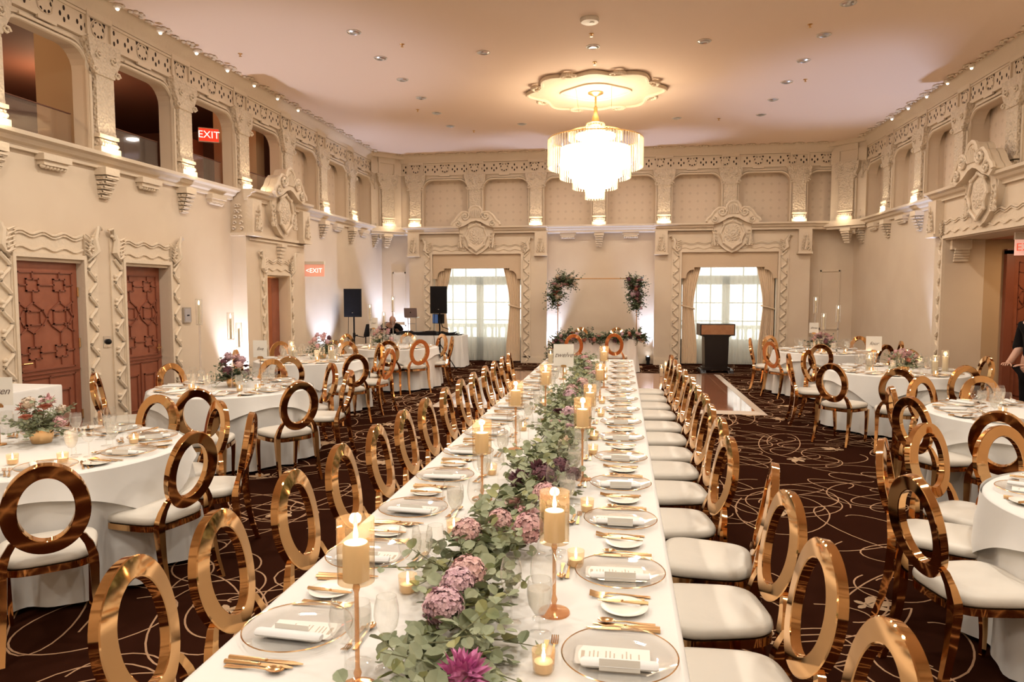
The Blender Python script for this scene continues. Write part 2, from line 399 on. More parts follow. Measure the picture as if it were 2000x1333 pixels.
def acanthus(mb, u, d, z0, z1, w=.12, s=1, mi=0):
    h = z1 - z0
    mb.tube([(u + s * w * .4 * math.sin(t * 2.2), d + .02, z0 + h * t) for t in (0, .2, .4, .6, .8, 1)], .022, 5, mi, radii=[.03, .028, .024, .02, .014, .006])
    for k in range(5):
        zz = z0 + h * (.08 + .17 * k); ww = w * (1 - .14 * k)
        for q in (-1, 1):
            mb.tube(spiral(u + q * ww * .55, zz, ww * .42, 1.1, 8, q, -PI / 2, d + .03), .013, 4, mi)
def cartouche(mb, u, d, s=1.0):
    P = lambda a, b: (u + a * s, 3.32 + b * s)
    out = [(-.62, .18), (-.60, .24), (-.52, .30), (-.44, .42), (-.34, .50), (-.24, .50), (-.17, .44), (-.15, .56), (-.09, .63), (0, .66)]
    pts = [P(a, b) for a, b in out] + [P(-a, b) for a, b in out[-2::-1]]
    low = [(.50, .10), (.46, -.06), (.40, -.22), (.28, -.38), (.14, -.50), (0, -.56), (-.14, -.50), (-.28, -.38), (-.40, -.22), (-.46, -.06), (-.50, .10)]
    mb.prism(pts + [P(a, b) for a, b in low], d, d + .10); mb.prism(pts + [P(a, b) for a, b in [(.50, .10), (.3, .16), (.12, .26), (0, .29), (-.12, .26), (-.3, .16), (-.50, .10)]], d + .09, d + .24)
    mb.tube([(*(p[:1]), d + .24, p[1]) for p in pts], .035 * s, 6)
    for q in (-1, 1):
        mb.tube(spiral(u + q * .26 * s, 3.32 + .40 * s, .11 * s, 1.6, 16, q, PI / 2, d + .26), .028 * s, 6)
        mb.tube(spiral(u + q * .44 * s, 3.32 + .22 * s, .08 * s, 1.4, 12, q, PI / 2, d + .26), .022 * s, 6)
        acanthus(mb, u + q * .40 * s, d + .09, 3.32 - .38 * s, 3.32 + .08 * s, .09 * s, q)
    for k in range(7): mb.tube([(u + (k - 3) * .035 * s, d + .25, 3.32 + .36 * s), (u + (k - 3) * .05 * s, d + .27, 3.32 + .58 * s - abs(k - 3) * .03 * s)], .016 * s, 5)
    oct_ = [(u + .28 * s * math.cos(a), 3.32 - .10 * s + .31 * s * math.sin(a) - (.05 * s if i == 6 else 0)) for i, a in enumerate([k * PI / 4 for k in range(8)])]
    for i in range(8):
        a, b_ = oct_[i], oct_[(i + 1) % 8]
        mid = ((a[0] + b_[0]) / 2 * .95 + u * .05, (a[1] + b_[1]) / 2)
        mb.tube([(a[0], d + .15, a[1]), (mid[0], d + .15, mid[1]), (b_[0], d + .15, b_[1])], .026 * s, 6)
        mb.ball((a[0], d + .15, a[1]), .035 * s, 6, 4)
    mb.ball((u, d + .08, 3.32 - .10 * s), .25 * s, 16, 8, 1, (1, .34, 1.1)); mb.prism([(p[0], p[1]) for p in oct_], d + .09, d + .13)
def surround(u0, u1, ztop, d, name, parent, jw=.17, hz=.16):
    """wavy carved border round an opening from the floor to ztop, scrolled leaves at the top corners"""
    mb = MB(parent_tf[0])
    mb.box(u0 - .04 - jw * 1.2, u0 - .04, d, d + .02, 0, ztop + .3); mb.box(u1 + .04, u1 + .04 + jw * 1.2, d, d + .02, 0, ztop + .3)
    mb.box(u0 - .04, u0, d, d + .045, 0, ztop + .05); mb.box(u1, u1 + .04, d, d + .045, 0, ztop + .05); mb.box(u0, u1, d, d + .045, ztop, ztop + .05)
    for s, u in ((-1, u0 - .04), (1, u1 + .04)):
        n_ = int(ztop / .03); c = u + s * jw * .55
        mb.tube([(c + s * jw * .34 * math.sin(2 * PI * k * .03 / .30), d + .032, .05 + k * .03) for k in range(n_ + 1)], .024, 6)
        mb.tube([(c - s * jw * .52, d + .025, .05), (c - s * jw * .52, d + .025, ztop)], .012, 5)
        k = 0
        while .2 + .30 * k < ztop:
            mb.ball((c + s * jw * .28, d + .03, .20 + .30 * k), .027, 8, 5); k += 1
        for q in range(3): mb.tube(spiral(c - s * .01 + s * .035 * q, ztop + .10 + .10 * q, .075 - .012 * q, 1.3, 12, s, PI / 2 * q, d + .05), .02, 5)
        mb.tube([(c - s * .05, d + .04, ztop - .02), (c + s * .06, d + .05, ztop + .12), (c + s * .03, d + .05, ztop + .27), (c + s * .12, d + .06, ztop + .40), (c + s * .17, d + .05, ztop + .38)], .03, 6, radii=[.015, .05, .04, .03, .015])
        for q in range(6): mb.tube([(c - s * .03, d + .05, ztop + .04 + q * .045), (c - s * .12, d + .06, ztop + .08 + q * .045)], .014, 4, radii=[.018, .006])
    L = u1 - u0
    for zz, r in ((ztop + .10, .012), (ztop + .09 + hz * .92, .011), (ztop + .11 + hz, .015)):
        n_ = max(8, int(L / .05))
        mb.tube([(u0 + L * k / n_, d + .03, zz + .020 * math.sin(2 * PI * k / n_ * L / .30)) for k in range(n_ + 1)], r, 5)
    mb.box(u0, u1, d, d + .02, ztop + .05, ztop + .10 + hz)
    return mb.obj(name, [M['trimp']], parent, 50)
parent_tf = [None]
GAPS = dict(left=[(6.56, 7.51, -1, 2.14), (8.22, 9.13, -1, 2.14), (11.40, 12.24, -1, 2.08)],
            right=[(9.95, 12.65, -1, 2.66)],
            back=[(-4.85, -2.53, -1, 2.78), (1.45, 3.72, -1, 2.78)], front=[])
BAYS = dict(left=[(10.8, 12.95)], right=[(9.4, 13.05)], back=[(-5.47, -1.87), (.80, 4.45)], front=[])
SPAN = dict(left=(YF, YB), right=(YF, YB), back=(XL, XR), front=(XL, XR))
LBL = dict(left='left plaster wall with arcade, carved doors and cartouche', right='right plaster wall with wide recessed doorway', back='end plaster wall with two curtained windows and central niche', front='plaster wall at the near end of the ballroom')
for side in ('left', 'right', 'back', 'front'):
    tf = TF[side]; parent_tf[0] = tf; u0, u1 = SPAN[side]; d = UPD[side]
    root = empty('wall_' + side, (0, 0, 0), 0, LBL[side], 'wall', None, 'structure')
    mb = MB(tf); slab(mb, u0 - .3, u1 + .3, 0, 3.47, -.35, 0, GAPS[side])
    for a, b in BAYS[side]: slab(mb, a, b, 0, 3.47, 0, .25, GAPS[side])
    P = UPI[side]; edges = sorted([u0 - .2] + P + [u1 + .2]); ops = []
    for i in range(len(edges) - 1):
        a, b = edges[i] + (.185 if edges[i] in P else .75), edges[i + 1] - (.185 if edges[i + 1] in P else .35)
        if b - a > .45: ops.append((a, b))
    if side == 'front': ops = []
    slab(mb, u0 - .3, u1 + .3, 3.47, CEIL + .05, d - .19, d, [(a, b, 3.5, ATOP) for a, b in ops])
    if side == 'back': mb.box(u0, u1, 0, .25, 3.30, 3.47)
    for a, b in ops:
        r = min(AR, (b - a) * .3)
        for s, e in ((1, a), (-1, b)):
            arc = [(e + s * r * (1 - math.sin(t * PI / 12)), ATOP - r + r * (1 - (1 - math.cos(t * PI / 12))) - 0) for t in range(7)]
            arc = [(e + s * r * (1 - math.cos(t * PI / 12)), ATOP - r + r * math.sin(t * PI / 12)) for t in range(7)]
            mb.prism([(e, ATOP)] + arc, d - .19, d)
    mb.obj('wall_panel', [M['plaster']], root)
    # ledge with bays, upper decoration
    mb = MB(tf); us = [u0]; segs = []; cur = u0
    for a, b in BAYS[side]:
        segs.append((cur, a - .02, d)); segs.append((a - .04, b + .04, .25 if side != 'back' else .33)); cur = b + .02
    segs.append((cur, u1, d))
    CUT = dict(left=[11.93], right=[11.33], back=[-3.66, 2.62], front=[])[side]; s2 = []
    for a, b, dd in segs:
        for u in CUT:
            if a < u < b: s2.append((a, u - .45, dd)); a = u + .45
        s2.append((a, b, dd))
    for a, b, dd in s2: mb.prof([(p + dd, z) for p, z in LPROF], a, b)
    mb.obj('ledge', [M['trimp']], root, 40)
    if side == 'front': continue
    mb = MB(tf); frieze(mb, u0, u1, d); mb.obj('pierced_frieze', [M['trimp'], M['dark']], root)
    mb = MB(tf); cornice(mb, u0, u1, d); mb.obj('cornice', [M['trimp']], root, 50)
    for u in P:
        if u < 2.5 and side != 'back': continue
        if u > u1 - .6: continue
        mb = MB(tf); pilaster(mb, u, d); mb.obj('pilaster', [M['trimp'], M['carved']], root, 50)
        if side == 'back' and u in (-3.70, 2.56) or side != 'back' and 11 < u < 12.8 and not (side == 'left' and u < 11.5): continue
        lamp('pilaster_base_lamp', 'POINT', tf(u, d + .22, 3.54), 4.0, (1.0, .86, .62), .04)
    for a, b in ops:   # moulding round each opening
        if a < 2.5 and side != 'back': continue
        r = min(AR, (b - a) * .3); dd = d + .02
        path = [(a, dd, 3.5), (a, dd, ATOP - r)] + [(a + r * (1 - math.cos(t * PI / 12)), dd, ATOP - r + r * math.sin(t * PI / 12)) for t in range(1, 7)]
        path += [(b - (q[0] - a), dd, q[2]) for q in path[::-1]]
        mb = MB(tf); mb.tube(path, .022, 5); mb.tube([(q[0], q[1] - .0, q[2] + .05 if q[2] > 4.4 else q[2]) for q in path[2:-2]], .014, 5)
        mb.box(a + .25, b - .25, dd, dd + .03, ATOP + .03, ATOP + .06)
        mb.obj('arch_moulding', [M['trimp']], root, 60)
    bl = [(a, b) for a, b in ops if side != 'left' or a > 12.6 or a < 2]
    for a, b in bl:
        MB(tf).box(a - .03, b + .03, d - .30, d - .27, 3.45, ATOP + .02).box(a - .04, a - .005, d - .30, d - .185, 3.45, ATOP + .02, 1).box(b + .005, b + .04, d - .30, d - .185, 3.45, ATOP + .02, 1).box(a - .04, b + .04, d - .30, d - .185, ATOP + .02, ATOP + .05, 1).box(a - .04, b + .04, d - .30, d - .185, 3.44, 3.48, 1).obj('niche_panel', [M['stencil'], M['plaster']], root)
    mb = MB(tf)
    for i, u in enumerate(P):
        if side == 'back' or any(a - .1 < u < b + .1 for a, b in BAYS[side]): continue
        if u > 2 or side == 'back': c = MB(tf); corbel(c, u, 0 if side != 'back' else 0, 'A'); c.obj('corbel', [M['trimp'], M['carved']], root, 50)
        v = u + .8
        if v < u1 - .6 and v > 2 and not any(a - .3 < v < b + .3 for a, b in BAYS[side]):
            c = MB(tf); corbel(c, v, 0, 'B'); c.obj('scalloped_bracket', [M['trimp'], M['carved']], root, 50)
    if side == 'back':
        for u in (-.57 - .78, -.57 + .78): c = MB(tf); corbel(c, u, .10, 'B'); c.obj('scalloped_bracket', [M['trimp'], M['carved']], root, 50)
        c = MB(tf); corbel(c, -.57, .10, 'A'); c.obj('corbel', [M['trimp'], M['carved']], root, 50)
    # wing brackets with acanthus at bay ends
    for a, b in BAYS[side]:
        for uc in (a + .15, b - .15):
            if side == 'right' and uc < 10: continue
            c = MB(tf); c.box(uc - .15, uc + .15, .25, .38, 2.76, 3.32); c.box(uc - .17, uc + .17, .25, .41, 2.72, 2.77)
            acanthus(c, uc, .38, 2.82, 3.24, .11)
            if side != 'back':   # carved flank that faces along the wall
                s = -1 if uc < (a + b) / 2 else 1; ue = a if s < 0 else b
                for k in range(5):
                    for q in (-1, 1):
                        pt = [(ue + s * .03, .13 + q * (.07 - .012 * k) + (.035 * (1 - t / 10)) * math.cos(q * t * .8), 2.84 + .09 * k + (.035 * (1 - t / 10)) * math.sin(t * .8)) for t in range(9)]
                        c.tube(pt, .012, 4)
                c.box(ue + s * .0, ue + s * .04, .0, .27, 2.72, 2.77)
            c.obj('acanthus_bracket', [M['trimp']], root, 50)
    CU = dict(left=[11.93], right=[11.33], back=[-3.66, 2.62])[side]
    for u in CU: c = MB(tf); cartouche(c, u, .25, 1.0); c.obj('cartouche', [M['trimp'], M['carved']], root, 50)
    if side == 'left':
        surround(6.56, 7.51, 2.18, 0, 'door_surround', root); surround(8.22, 9.13, 2.18, 0, 'door_surround', root)
        surround(11.40, 12.24, 2.10, .25, 'door_surround', root, .11, .14)
        c = MB(tf); c.box(10.8, 12.95, .25, .30, 2.72, 2.77); c.box(10.9, 12.9, .25, .28, 2.66, 2.69)
        for k in range(5): c.box(11.83 + .008 * k, 12.03 - .008 * k, .25, .36 - .02 * k, 2.66 - .06 * (k + 1), 2.65 - .06 * k)
        c.obj('string_course', [M['trimp']], root)
    if side == 'right': surround(9.95, 12.65, 2.68, .25, 'door_surround', root, .13, .18)
    if side == 'back':
        surround(-4.85, -2.53, 2.78, .25, 'window_surround', root, .17, .12); surround(1.45, 3.72, 2.78, .25, 'window_surround', root, .17, .12)
    # baseboards
    mb = MB(tf)
    G = [g[:2] for g in GAPS[side]]; B = BAYS[side]
    cuts = sorted({u0, u1} | {x for g in G for x in (g[0] - .05, g[1] + .05)} | {x for b_ in B for x in b_})
    for a, b in zip(cuts, cuts[1:]):
        m_ = (a + b) / 2
        if any(g[0] - .05 < m_ < g[1] + .05 for g in G): continue
        dd = .25 if any(x < m_ < y for x, y in B) else 0
        mb.box(a, b, dd, dd + .03, 0, .14); mb.box(a, b, dd, dd + .02, .14, .17)
    tag(mb.obj('baseboard_' + side, [M['trimp']]), 'cream painted baseboard along the ' + dict(left='left', right='right', back='far', front='near')[side] + ' wall', 'baseboard', None, 'structure')
# diagonal corner piers of the upper storey
for side, cx in (('left', XL + .33), ('right', XR - .33)):
    s = 1 if side == 'left' else -1
    f = (lambda cx, s: (lambda u, d, z: (cx + u * .7071 + d * .7071 * s, YB - .25 - .33 + u * .7071 * s - d * .7071, z)))(cx, s)
    mb = MB(f); mb.box(-.42, .42, -.3, .02, 3.47, CEIL); pilaster(mb, 0, .02, .17)
    mb.box(-.42, .42, 0, .05, 4.79, 5.09); mb.box(-.45, .45, 0, .17, 5.2, 5.3); mb.box(-.5, .5, -.1, .16, 3.34, 3.47); mb.box(-.46, .46, -.1, .1, 3.28, 3.36)
    corbel(mb, 0, -.04, 'A'); corbel(mb, 0, -.1, 'B')
    o = mb.obj('trim_%d' % (1 if side == 'left' else 2), [M['trimp'], M['carved']], None, 50)
    tag(o, 'carved diagonal corner pier above the ledge at far %s corner' % side, 'pilaster', None, 'structure')
    lamp('pilaster_base_lamp', 'POINT', f(0, .3, 3.53), 2.5, (1.0, .80, .55), .03)

# balcony behind the left arches
root = empty('wall_balcony', (0, 0, 0), 0, 'dark gallery room behind the open arches on the left', 'wall', None, 'structure')
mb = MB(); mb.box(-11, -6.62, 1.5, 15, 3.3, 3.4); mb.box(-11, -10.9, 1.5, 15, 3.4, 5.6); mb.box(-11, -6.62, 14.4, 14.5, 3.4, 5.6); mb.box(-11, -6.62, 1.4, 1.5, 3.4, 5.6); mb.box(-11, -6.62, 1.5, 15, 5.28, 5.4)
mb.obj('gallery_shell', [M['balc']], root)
mb = MB(); mb.box(-7.22, -6.55, 7.98, 8.12, 3.4, 5.28); mb.box(-7.6, -6.75, 12.5, 12.8, 3.4, 5.28); mb.box(-9.2, -9.0, 5, 7.9, 3.4, 4.3)
mb.obj('partition', [M['balc2']], root)
mb = MB(); mb.box(-7.9, -7.82, 11.7, 12.5, 3.4, 4.62); mb.obj('doorway_frame', [M['door']], root)
for k, (a, b) in enumerate([(4.95, 6.05), (6.5, 7.7), (8.1, 9.3), (9.7, 10.9), (11.3, 12.5)]):
    g = MB(); g.box(-6.53, -6.515, a, b, 3.41, 3.92); g.box(-6.535, -6.51, a, b, 3.92, 3.93, 1)
    g.obj('glass_rail', [M['glass'], M['balc']], root)
lamp('gallery_fill', 'POINT', (-7.6, 6.4, 5.0), 30, WARM2, .1, parent=root); lamp('gallery_fill', 'POINT', (-8.8, 10.0, 4.6), 60, WARM2, .1, parent=root)  # warm fills added to brighten the gallery, no fixtures modelled
lamp('gallery_fill', 'POINT', (-7.4, 11.5, 5.05), 4.0, (1, .14, .06), .1, parent=root)  # added red fill for the glow around the EXIT sign
lamp('gallery_fill', 'POINT', (-7.9, 3.5, 4.9), 12, WARM2, .1, parent=root)

def textobj(name, body, size, m_, parent, loc, rot, shear=0.0, extrude=.001, align='CENTER', spacing=1):
    cu = bpy.data.curves.new(name, 'FONT'); cu.body = body; cu.size = size; cu.extrude = extrude; cu.shear = shear
    cu.align_x = align; cu.align_y = 'CENTER'; cu.space_character = spacing; cu.materials.append(m_)
    t_ = bpy.data.objects.new(name + '_curve', cu); COL.objects.link(t_); bpy.context.view_layer.update()
    me = bpy.data.meshes.new_from_object(t_.evaluated_get(bpy.context.evaluated_depsgraph_get())); bpy.data.objects.remove(t_); me.materials.clear(); me.materials.append(m_)
    o = bpy.data.objects.new(name, me); COL.objects.link(o); o.location = loc; o.rotation_euler = rot
    if parent: o.parent = parent
    return o
# ceiling, floor
mb = MB(); mb.box(XL - .4, XR + .4, YF - .3, YB + .3, CEIL, CEIL + .1)
tag(mb.obj('ceiling', [M['ceil']]), 'flat cream ballroom ceiling with recessed downlights', 'ceiling', None, 'structure')
rnd = random.Random(5)
mb = MB(); mb.box(XL - .3, 8.6, YF - .3, YB + .4, -.1, 0)
def ribbon(pts, wd, z, mi=1):
    vs = []; n_ = len(pts)
    for i in range(n_):
        a = pts[max(i - 1, 0)]; b = pts[min(i + 1, n_ - 1)]
        tx, ty = b[0] - a[0], b[1] - a[1]; L = math.hypot(tx, ty) or 1
        vs += [(pts[i][0] - ty / L * wd / 2, pts[i][1] + tx / L * wd / 2, z), (pts[i][0] + ty / L * wd / 2, pts[i][1] - tx / L * wd / 2, z)]
    mb.add(vs, [(2 * i, 2 * i + 1, 2 * i + 3, 2 * i + 2) for i in range(n_ - 1)], mi)
def petal(x, y, a, L, wd, z):
    ax, ay = math.cos(a), math.sin(a)
    sh = [(0, 0), (.25, .6), (.55, 1), (.85, .7), (1, 0), (.85, -.7), (.55, -1), (.25, -.6)]
    mb.add([(x + ax * p * L - ay * q * wd, y + ay * p * L + ax * q * wd, z) for p, q in sh], [tuple(range(8))], 2)
zc = .0012
for gx in range(-9, 11):
    for gy in range(0, 24):
        x = gx * .82 + rnd.uniform(-.3, .3); y = gy * .82 + rnd.uniform(-.3, .3) - .5
        if not (XL < x < 8 and -1 < y < YB): continue
        zc += 2e-6
        for k in range(3):
            rx, ry = rnd.uniform(.18, .75), rnd.uniform(.12, .4); a0 = rnd.uniform(0, PI); t0 = rnd.uniform(0, 6.28); sp = rnd.uniform(4.2, 7.4)
            cx, cy_ = x + rnd.uniform(-.3, .3), y + rnd.uniform(-.3, .3); pts = []
            for i in range(33):
                t = t0 + sp * i / 32; q = 1 - .45 * max(0, (i - 20) / 12)
                ex, ey = rx * q * math.cos(t), ry * q * math.sin(t)
                pts.append((cx + ex * math.cos(a0) - ey * math.sin(a0), cy_ + ex * math.sin(a0) + ey * math.cos(a0)))
            ribbon(pts, .0105, zc + k * 3e-5)
        if (gx + gy) % 2 == 0:
            a = rnd.uniform(0, 6.28); s = rnd.uniform(.8, 1.15)
            for q, L, wd in ((0, .17, .035), (.75, .14, .03), (-.8, .12, .028), (2.2, .07, .02), (3.6, .08, .018)): petal(x, y, a + q, L * s, wd * s, zc + 1.5e-4)
            rr = .05 * s; ribbon([(x + rr * math.cos(a + t * PI / 8) + .04, y + rr * .8 * math.sin(a + t * PI / 8)) for t in range(15)], .012, zc + 2e-4, 2)
tag(mb.obj('floor', [M['carpet'], M['carpl'], M['carpf']], None, None, False), 'dark brown carpet with looping gold line pattern and small flowers', 'floor', None, 'structure')
# dance floor
mb = MB(); mb.box(-2.82, 2.0, 10.88, 15.72, .002, .03)
df = tag(mb.obj('dance_floor', [M['woodf']]), 'glossy reddish parquet dance floor with pale edging', 'dance floor')
mb = MB()
fw = .15; x0, x1, y0, y1 = -2.96, 2.14, 10.73, 15.87
mb.add([(x0, y0, .002), (x1, y0, .002), (x1, y1, .002), (x0, y1, .002), (x0 + fw, y0 + fw, .032), (x1 - fw, y0 + fw, .032), (x1 - fw, y1 - fw, .032), (x0 + fw, y1 - fw, .032)],
       [(0, 1, 5, 4), (1, 2, 6, 5), (2, 3, 7, 6), (3, 0, 4, 7)])
edge = mb.obj('edge_ramp', [mat('floor_edging', (.62, .50, .40), .3)], df)
# medallion
root = empty('ceiling_medallion', (-.48, 12.6, CEIL), 0, 'large scalloped plaster rose on the ceiling around the chandelier', 'ceiling medallion')
def scallop(rx, ry, amp, n_=96, k=8, ph=0): return [((rx + amp * math.cos(k * 2 * PI * i / n_ + ph)) * math.cos(2 * PI * i / n_) * (1 + .10 * math.cos(4 * PI * i / n_)), (ry + amp * math.cos(k * 2 * PI * i / n_ + ph)) * math.sin(2 * PI * i / n_) * (1 + .08 * math.cos(8 * PI * i / n_ + PI))) for i in range(n_)]
mb = MB(); mb.prism(scallop(.98, 1.10, .08), -.03, 0, 0, axis=2); mb.obj('rose_disc', [M['trimp']], root)
mb = MB(); o = scallop(1.0, 1.14, .085); mb.tube([(x, y, -.04) for x, y in o + o[:1]], .035, 6)
i_ = scallop(.50, .52, .05, 96, 4); mb.tube([(x, y, -.035) for x, y in i_ + i_[:1]], .022, 6)
for k in range(8):
    a = k * PI / 4 + .39; cx, cy_ = 1.03 * math.cos(a), 1.12 * math.sin(a)
    for q in range(6):
        b_ = a + (q - 2.5) * .35; mb.ball((cx + .10 * math.cos(b_), cy_ + .10 * math.sin(b_), -.05), .035, 6, 4)
    for s in (-1, 1):
        mb.tube([(cx - .08 * math.sin(a) * s + .07 * math.cos(t * .7 * s + a) * (1 - t / 10), cy_ + .08 * math.cos(a) * s + .07 * math.sin(t * .7 * s + a) * (1 - t / 10), -.06) for t in range(9)], .016, 5)
mb.obj('scroll_moulding', [M['trimp']], root, 60)

# doors with raised geometric strapwork
def carved_door(name, w_, h_, label, tf, u0, d, flip=1, leaf=M['door']):
    root = empty(name, (0, 0, 0), 0, label, 'door', None, 'structure')
    mb = MB(tf); mb.box(u0, u0 + w_, d - .05, d, 0.01, h_); mb.obj('door_leaf', [leaf], root)
    mb = MB(tf); U = lambda a: u0 + w_ * a; Zf = lambda b: h_ * b
    def bar(a, b, c, e):
        p, q = Vector((U(a), Zf(b))), Vector((U(c), Zf(e))); t = (q - p).normalized() * .008; n_ = Vector((-t.y, t.x))
        pts = [p - t + n_, p - t - n_, q + t - n_, q + t + n_]
        mb.prism([(x.x, x.y) for x in pts], d, d + .016)
    def rect(a, b, c, e): bar(a, b, c, b); bar(c, b, c, e); bar(c, e, a, e); bar(a, e, a, b)
    rect(.1, .44, .9, .945)
    for cx in (.3, .7):
        rect(cx - .085, .85, cx + .085, .91); bar(cx, .91, cx, .945); rect(cx - .085, .50, cx + .085, .56); bar(cx, .50, cx, .46)
        bar(cx, .85, cx, .79); bar(cx, .56, cx, .63)
        oc = [(cx, .79), (cx + .14, .75), (cx + .2, .71), (cx + .14, .67), (cx, .63), (cx - .14, .67), (cx - .2, .71), (cx - .14, .75)]
        for i in range(8): bar(*oc[i], *oc[(i + 1) % 8])
        rect(cx - .1, .675, cx + .1, .745)
    for a, b in ((.1, .79), (.9, .79)): s = .15 if a < .5 else -.15; bar(a, b, a + s, .745); bar(a, .63, a + s, .675)
    bar(.1, .88, .215, .88); bar(.385, .88, .615, .88); bar(.785, .88, .9, .88); bar(.1, .53, .215, .53); bar(.385, .53, .615, .53); bar(.785, .53, .9, .53)
    bar(.1, .71, .1, .71); bar(.9, .71, .9, .71)
    rect(.1, .05, .9, .40); rect(.2, .10, .42, .32); rect(.58, .10, .8, .32); bar(.5, .05, .5, .4); bar(0.02, .42, .98, .42)
    mb.obj('strapwork', [M['doord']], root)
    hb = MB(tf); hu = U(.08 if flip > 0 else .92)
    hb.box(hu - .02, hu + .02, d, d + .012, .98, 1.08); hb.tube([(hu, d + .01, 1.03), (hu, d + .05, 1.03), (hu + flip * .11, d + .055, 1.03)], .011, 8)
    hb.obj('door_handle', [M['goldm']], root, 40)
    hg = MB(tf); hn = U(1.0 if flip > 0 else 0)
    for z in (.3, 1.15, 1.75): hg.tube([(hn, d + .008, z), (hn, d + .008, z + .11)], .011, 8)
    hg.obj('hinge', [M['goldm']], root, 40)
    return root
carved_door('door_1', .93, 2.14, 'carved mahogany door nearest the camera on the left wall', TF['left'], 6.57, -.06)
carved_door('door_2', .90, 2.14, 'carved mahogany door set deeper, left of the tall taper candles', TF['left'], 8.225, -.14, -1)
carved_door('door_3', .90, 2.42, 'carved mahogany door inside the right hand doorway, partly out of frame', lambda u, d, z: (u, 12.60 - d, z), 6.26, 0.0)
# door 4: half open door in the left bay, lit lobby beyond
root = empty('door_4', (0, 0, 0), 0, 'half open wooden door in the left bay under the cartouche', 'door', None, 'structure')
MB(lambda u, d, z: (u, d, z)).box(-6.29, -6.23, 11.98, 12.24, 0, 2.06).obj('door_leaf', [M['door']], root)
MB(lambda u, d, z: (u, d, z)).box(-6.295, -6.225, 11.955, 11.98, 0, 2.06).obj('door_edge', [M['doord']], root)
root = empty('wall_lobby', (0, 0, 0), 0, 'small lit lobby behind the open left bay door', 'wall', None, 'structure')
MB().box(-8.6, -8.5, 10.6, 14, 0, 2.6).box(-8.6, -6.65, 13.3, 13.4, 0, 2.6).box(-8.6, -6.65, 10.6, 10.7, 0, 2.6).box(-8.6, -6.6, 10.6, 13.4, 2.5, 2.6).box(-8.6, -6.6, 10.6, 13.4, -.05, 0).obj('lobby_shell', [M['plaster']], root)
lamp('lobby_lamp', 'POINT', (-7.3, 12.3, 2.2), 110, (1, .82, .55), .15, parent=root)
# right vestibule
root = empty('wall_vestibule', (0, 0, 0), 0, 'tan recessed vestibule of the right hand doorway', 'wall', None, 'structure')
MB().box(5.852, 6.16, 12.652, 12.8, 0, 2.7).box(6.16, 8.6, 12.66, 12.8, 2.46, 2.7).box(7.2, 8.6, 12.66, 12.8, 0, 2.46).box(8.5, 8.6, 8, 12.8, 0, 2.7).box(5.8, 8.6, 9.85, 9.95, 0, 2.7).obj('vestibule_wall', [M['balc2']], root)
MB().box(5.86, 8.6, 9.9, 12.8, 2.66, 2.76).obj('vestibule_ceiling', [mat('red_lit_ceiling', (.62, .30, .2), .8)], root)  # red light on the ceiling is put into its salmon colour
MB().box(6.14, 6.26, 12.56, 12.66, 0, 2.48).box(6.14, 7.2, 12.56, 12.66, 2.42, 2.5).obj('door_frame', [M['doord']], root)
c = MB(lambda u, d, z: (u, 12.65 - d, z)); c.box(5.32, 5.62, 0, .08, 2.5, 2.66)
for k in range(5): c.tube([(5.36, .09 - .012 * k, 2.5 - .045 * k), (5.58, .09 - .012 * k, 2.5 - .045 * k)], .022, 6)
c.obj('bracket', [M['trimp']], root, 50)
lamp('vestibule_lamp', 'AREA', (6.5, 11.6, 2.64), 16, (1, .66, .36), .2, parent=root)
# flat panel mouldings and niche panels on end wall corners
mb = MB(TF['back'])
for a, b in ((-6.0, -5.65), (4.75, 5.2)):
    for (p, q, r_, s) in ((a, b, .9, .94), (a, b, 2.3, 2.34), (a, a + .03, .9, 2.34), (b - .03, b, .9, 2.34)): mb.box(p, q, 0, .02, r_, s)
tag(mb.obj('trim_3', [M['trimp']]), 'thin panel mouldings flanking the end wall windows', 'trim', None, 'structure')
# ------------------------------------------------------------------ windows and curtains
def window(n_, u0, u1, label):
    tf = TF['back']; root = empty('window_%d' % n_, (0, 0, 0), 0, label, 'window', None, 'structure'); um = (u0 + u1) / 2
    mb = MB(tf)
    mb.box(u0 - .1, u0 + .06, -.28, -.2, 0, 2.9); mb.box(u1 - .06, u1 + .1, -.28, -.2, 0, 2.9); mb.box(u0, u1, -.28, -.2, 2.7, 2.9)
    mb.box(u0, u1, -.28, -.2, 2.0, 2.22); mb.box(um - .09, um + .09, -.28, -.2, 0, 2.2); mb.box(u0, u1, -.28, -.2, 0, .62)
    for a, b in ((u0, um), (um, u1)):
        for k in (1, 2): x = a + .07 + (b - a - .1) * k / 3; mb.box(x - .014, x + .014, -.25, -.22, .6, 2.7)
        for k in (1, 2): z = .62 + 1.38 * k / 3; mb.box(a, b, -.25, -.22, z - .014, z + .014)
    mb.obj('window_frame', [M['winw']], root)
    MB(tf).box(u0 - .05, u1 + .05, -.245, -.24, .6, 2.75).obj('glass_pane', [M['pane']], root)
    mb = MB(tf)
    for s in (u0 - .02, u1 + .02): mb.box(s - .02, s + .02, -.30, .0, 0, 2.78)
    mb.obj('reveal', [M['plaster']], root)
def folds(tf, name, u0, u1, z0, z1, d, amp, k, m_, parent=None, shape=None, nu=120, nv=12, seed=0):
    r_ = random.Random(seed); ph = [r_.uniform(0, 6.28) for _ in range(4)]
    def fn(a, b):
        z = z1 + (z0 - z1) * b; lo, hi = shape(b) if shape else (u0, u1)
        u = lo + (hi - lo) * a; w_ = (hi - lo) / max(.01, u1 - u0)
        return (u, d + amp * (math.sin(2 * PI * k * a + ph[0]) + .35 * math.sin(2 * PI * k * 2.3 * a + ph[1] + b)) * (.75 + .25 * math.sin(b * 3 + ph[2])), z)
    mb = MB(tf); mb.grid(fn, nu, nv); return mb.obj(name, [m_], parent, 80, False)
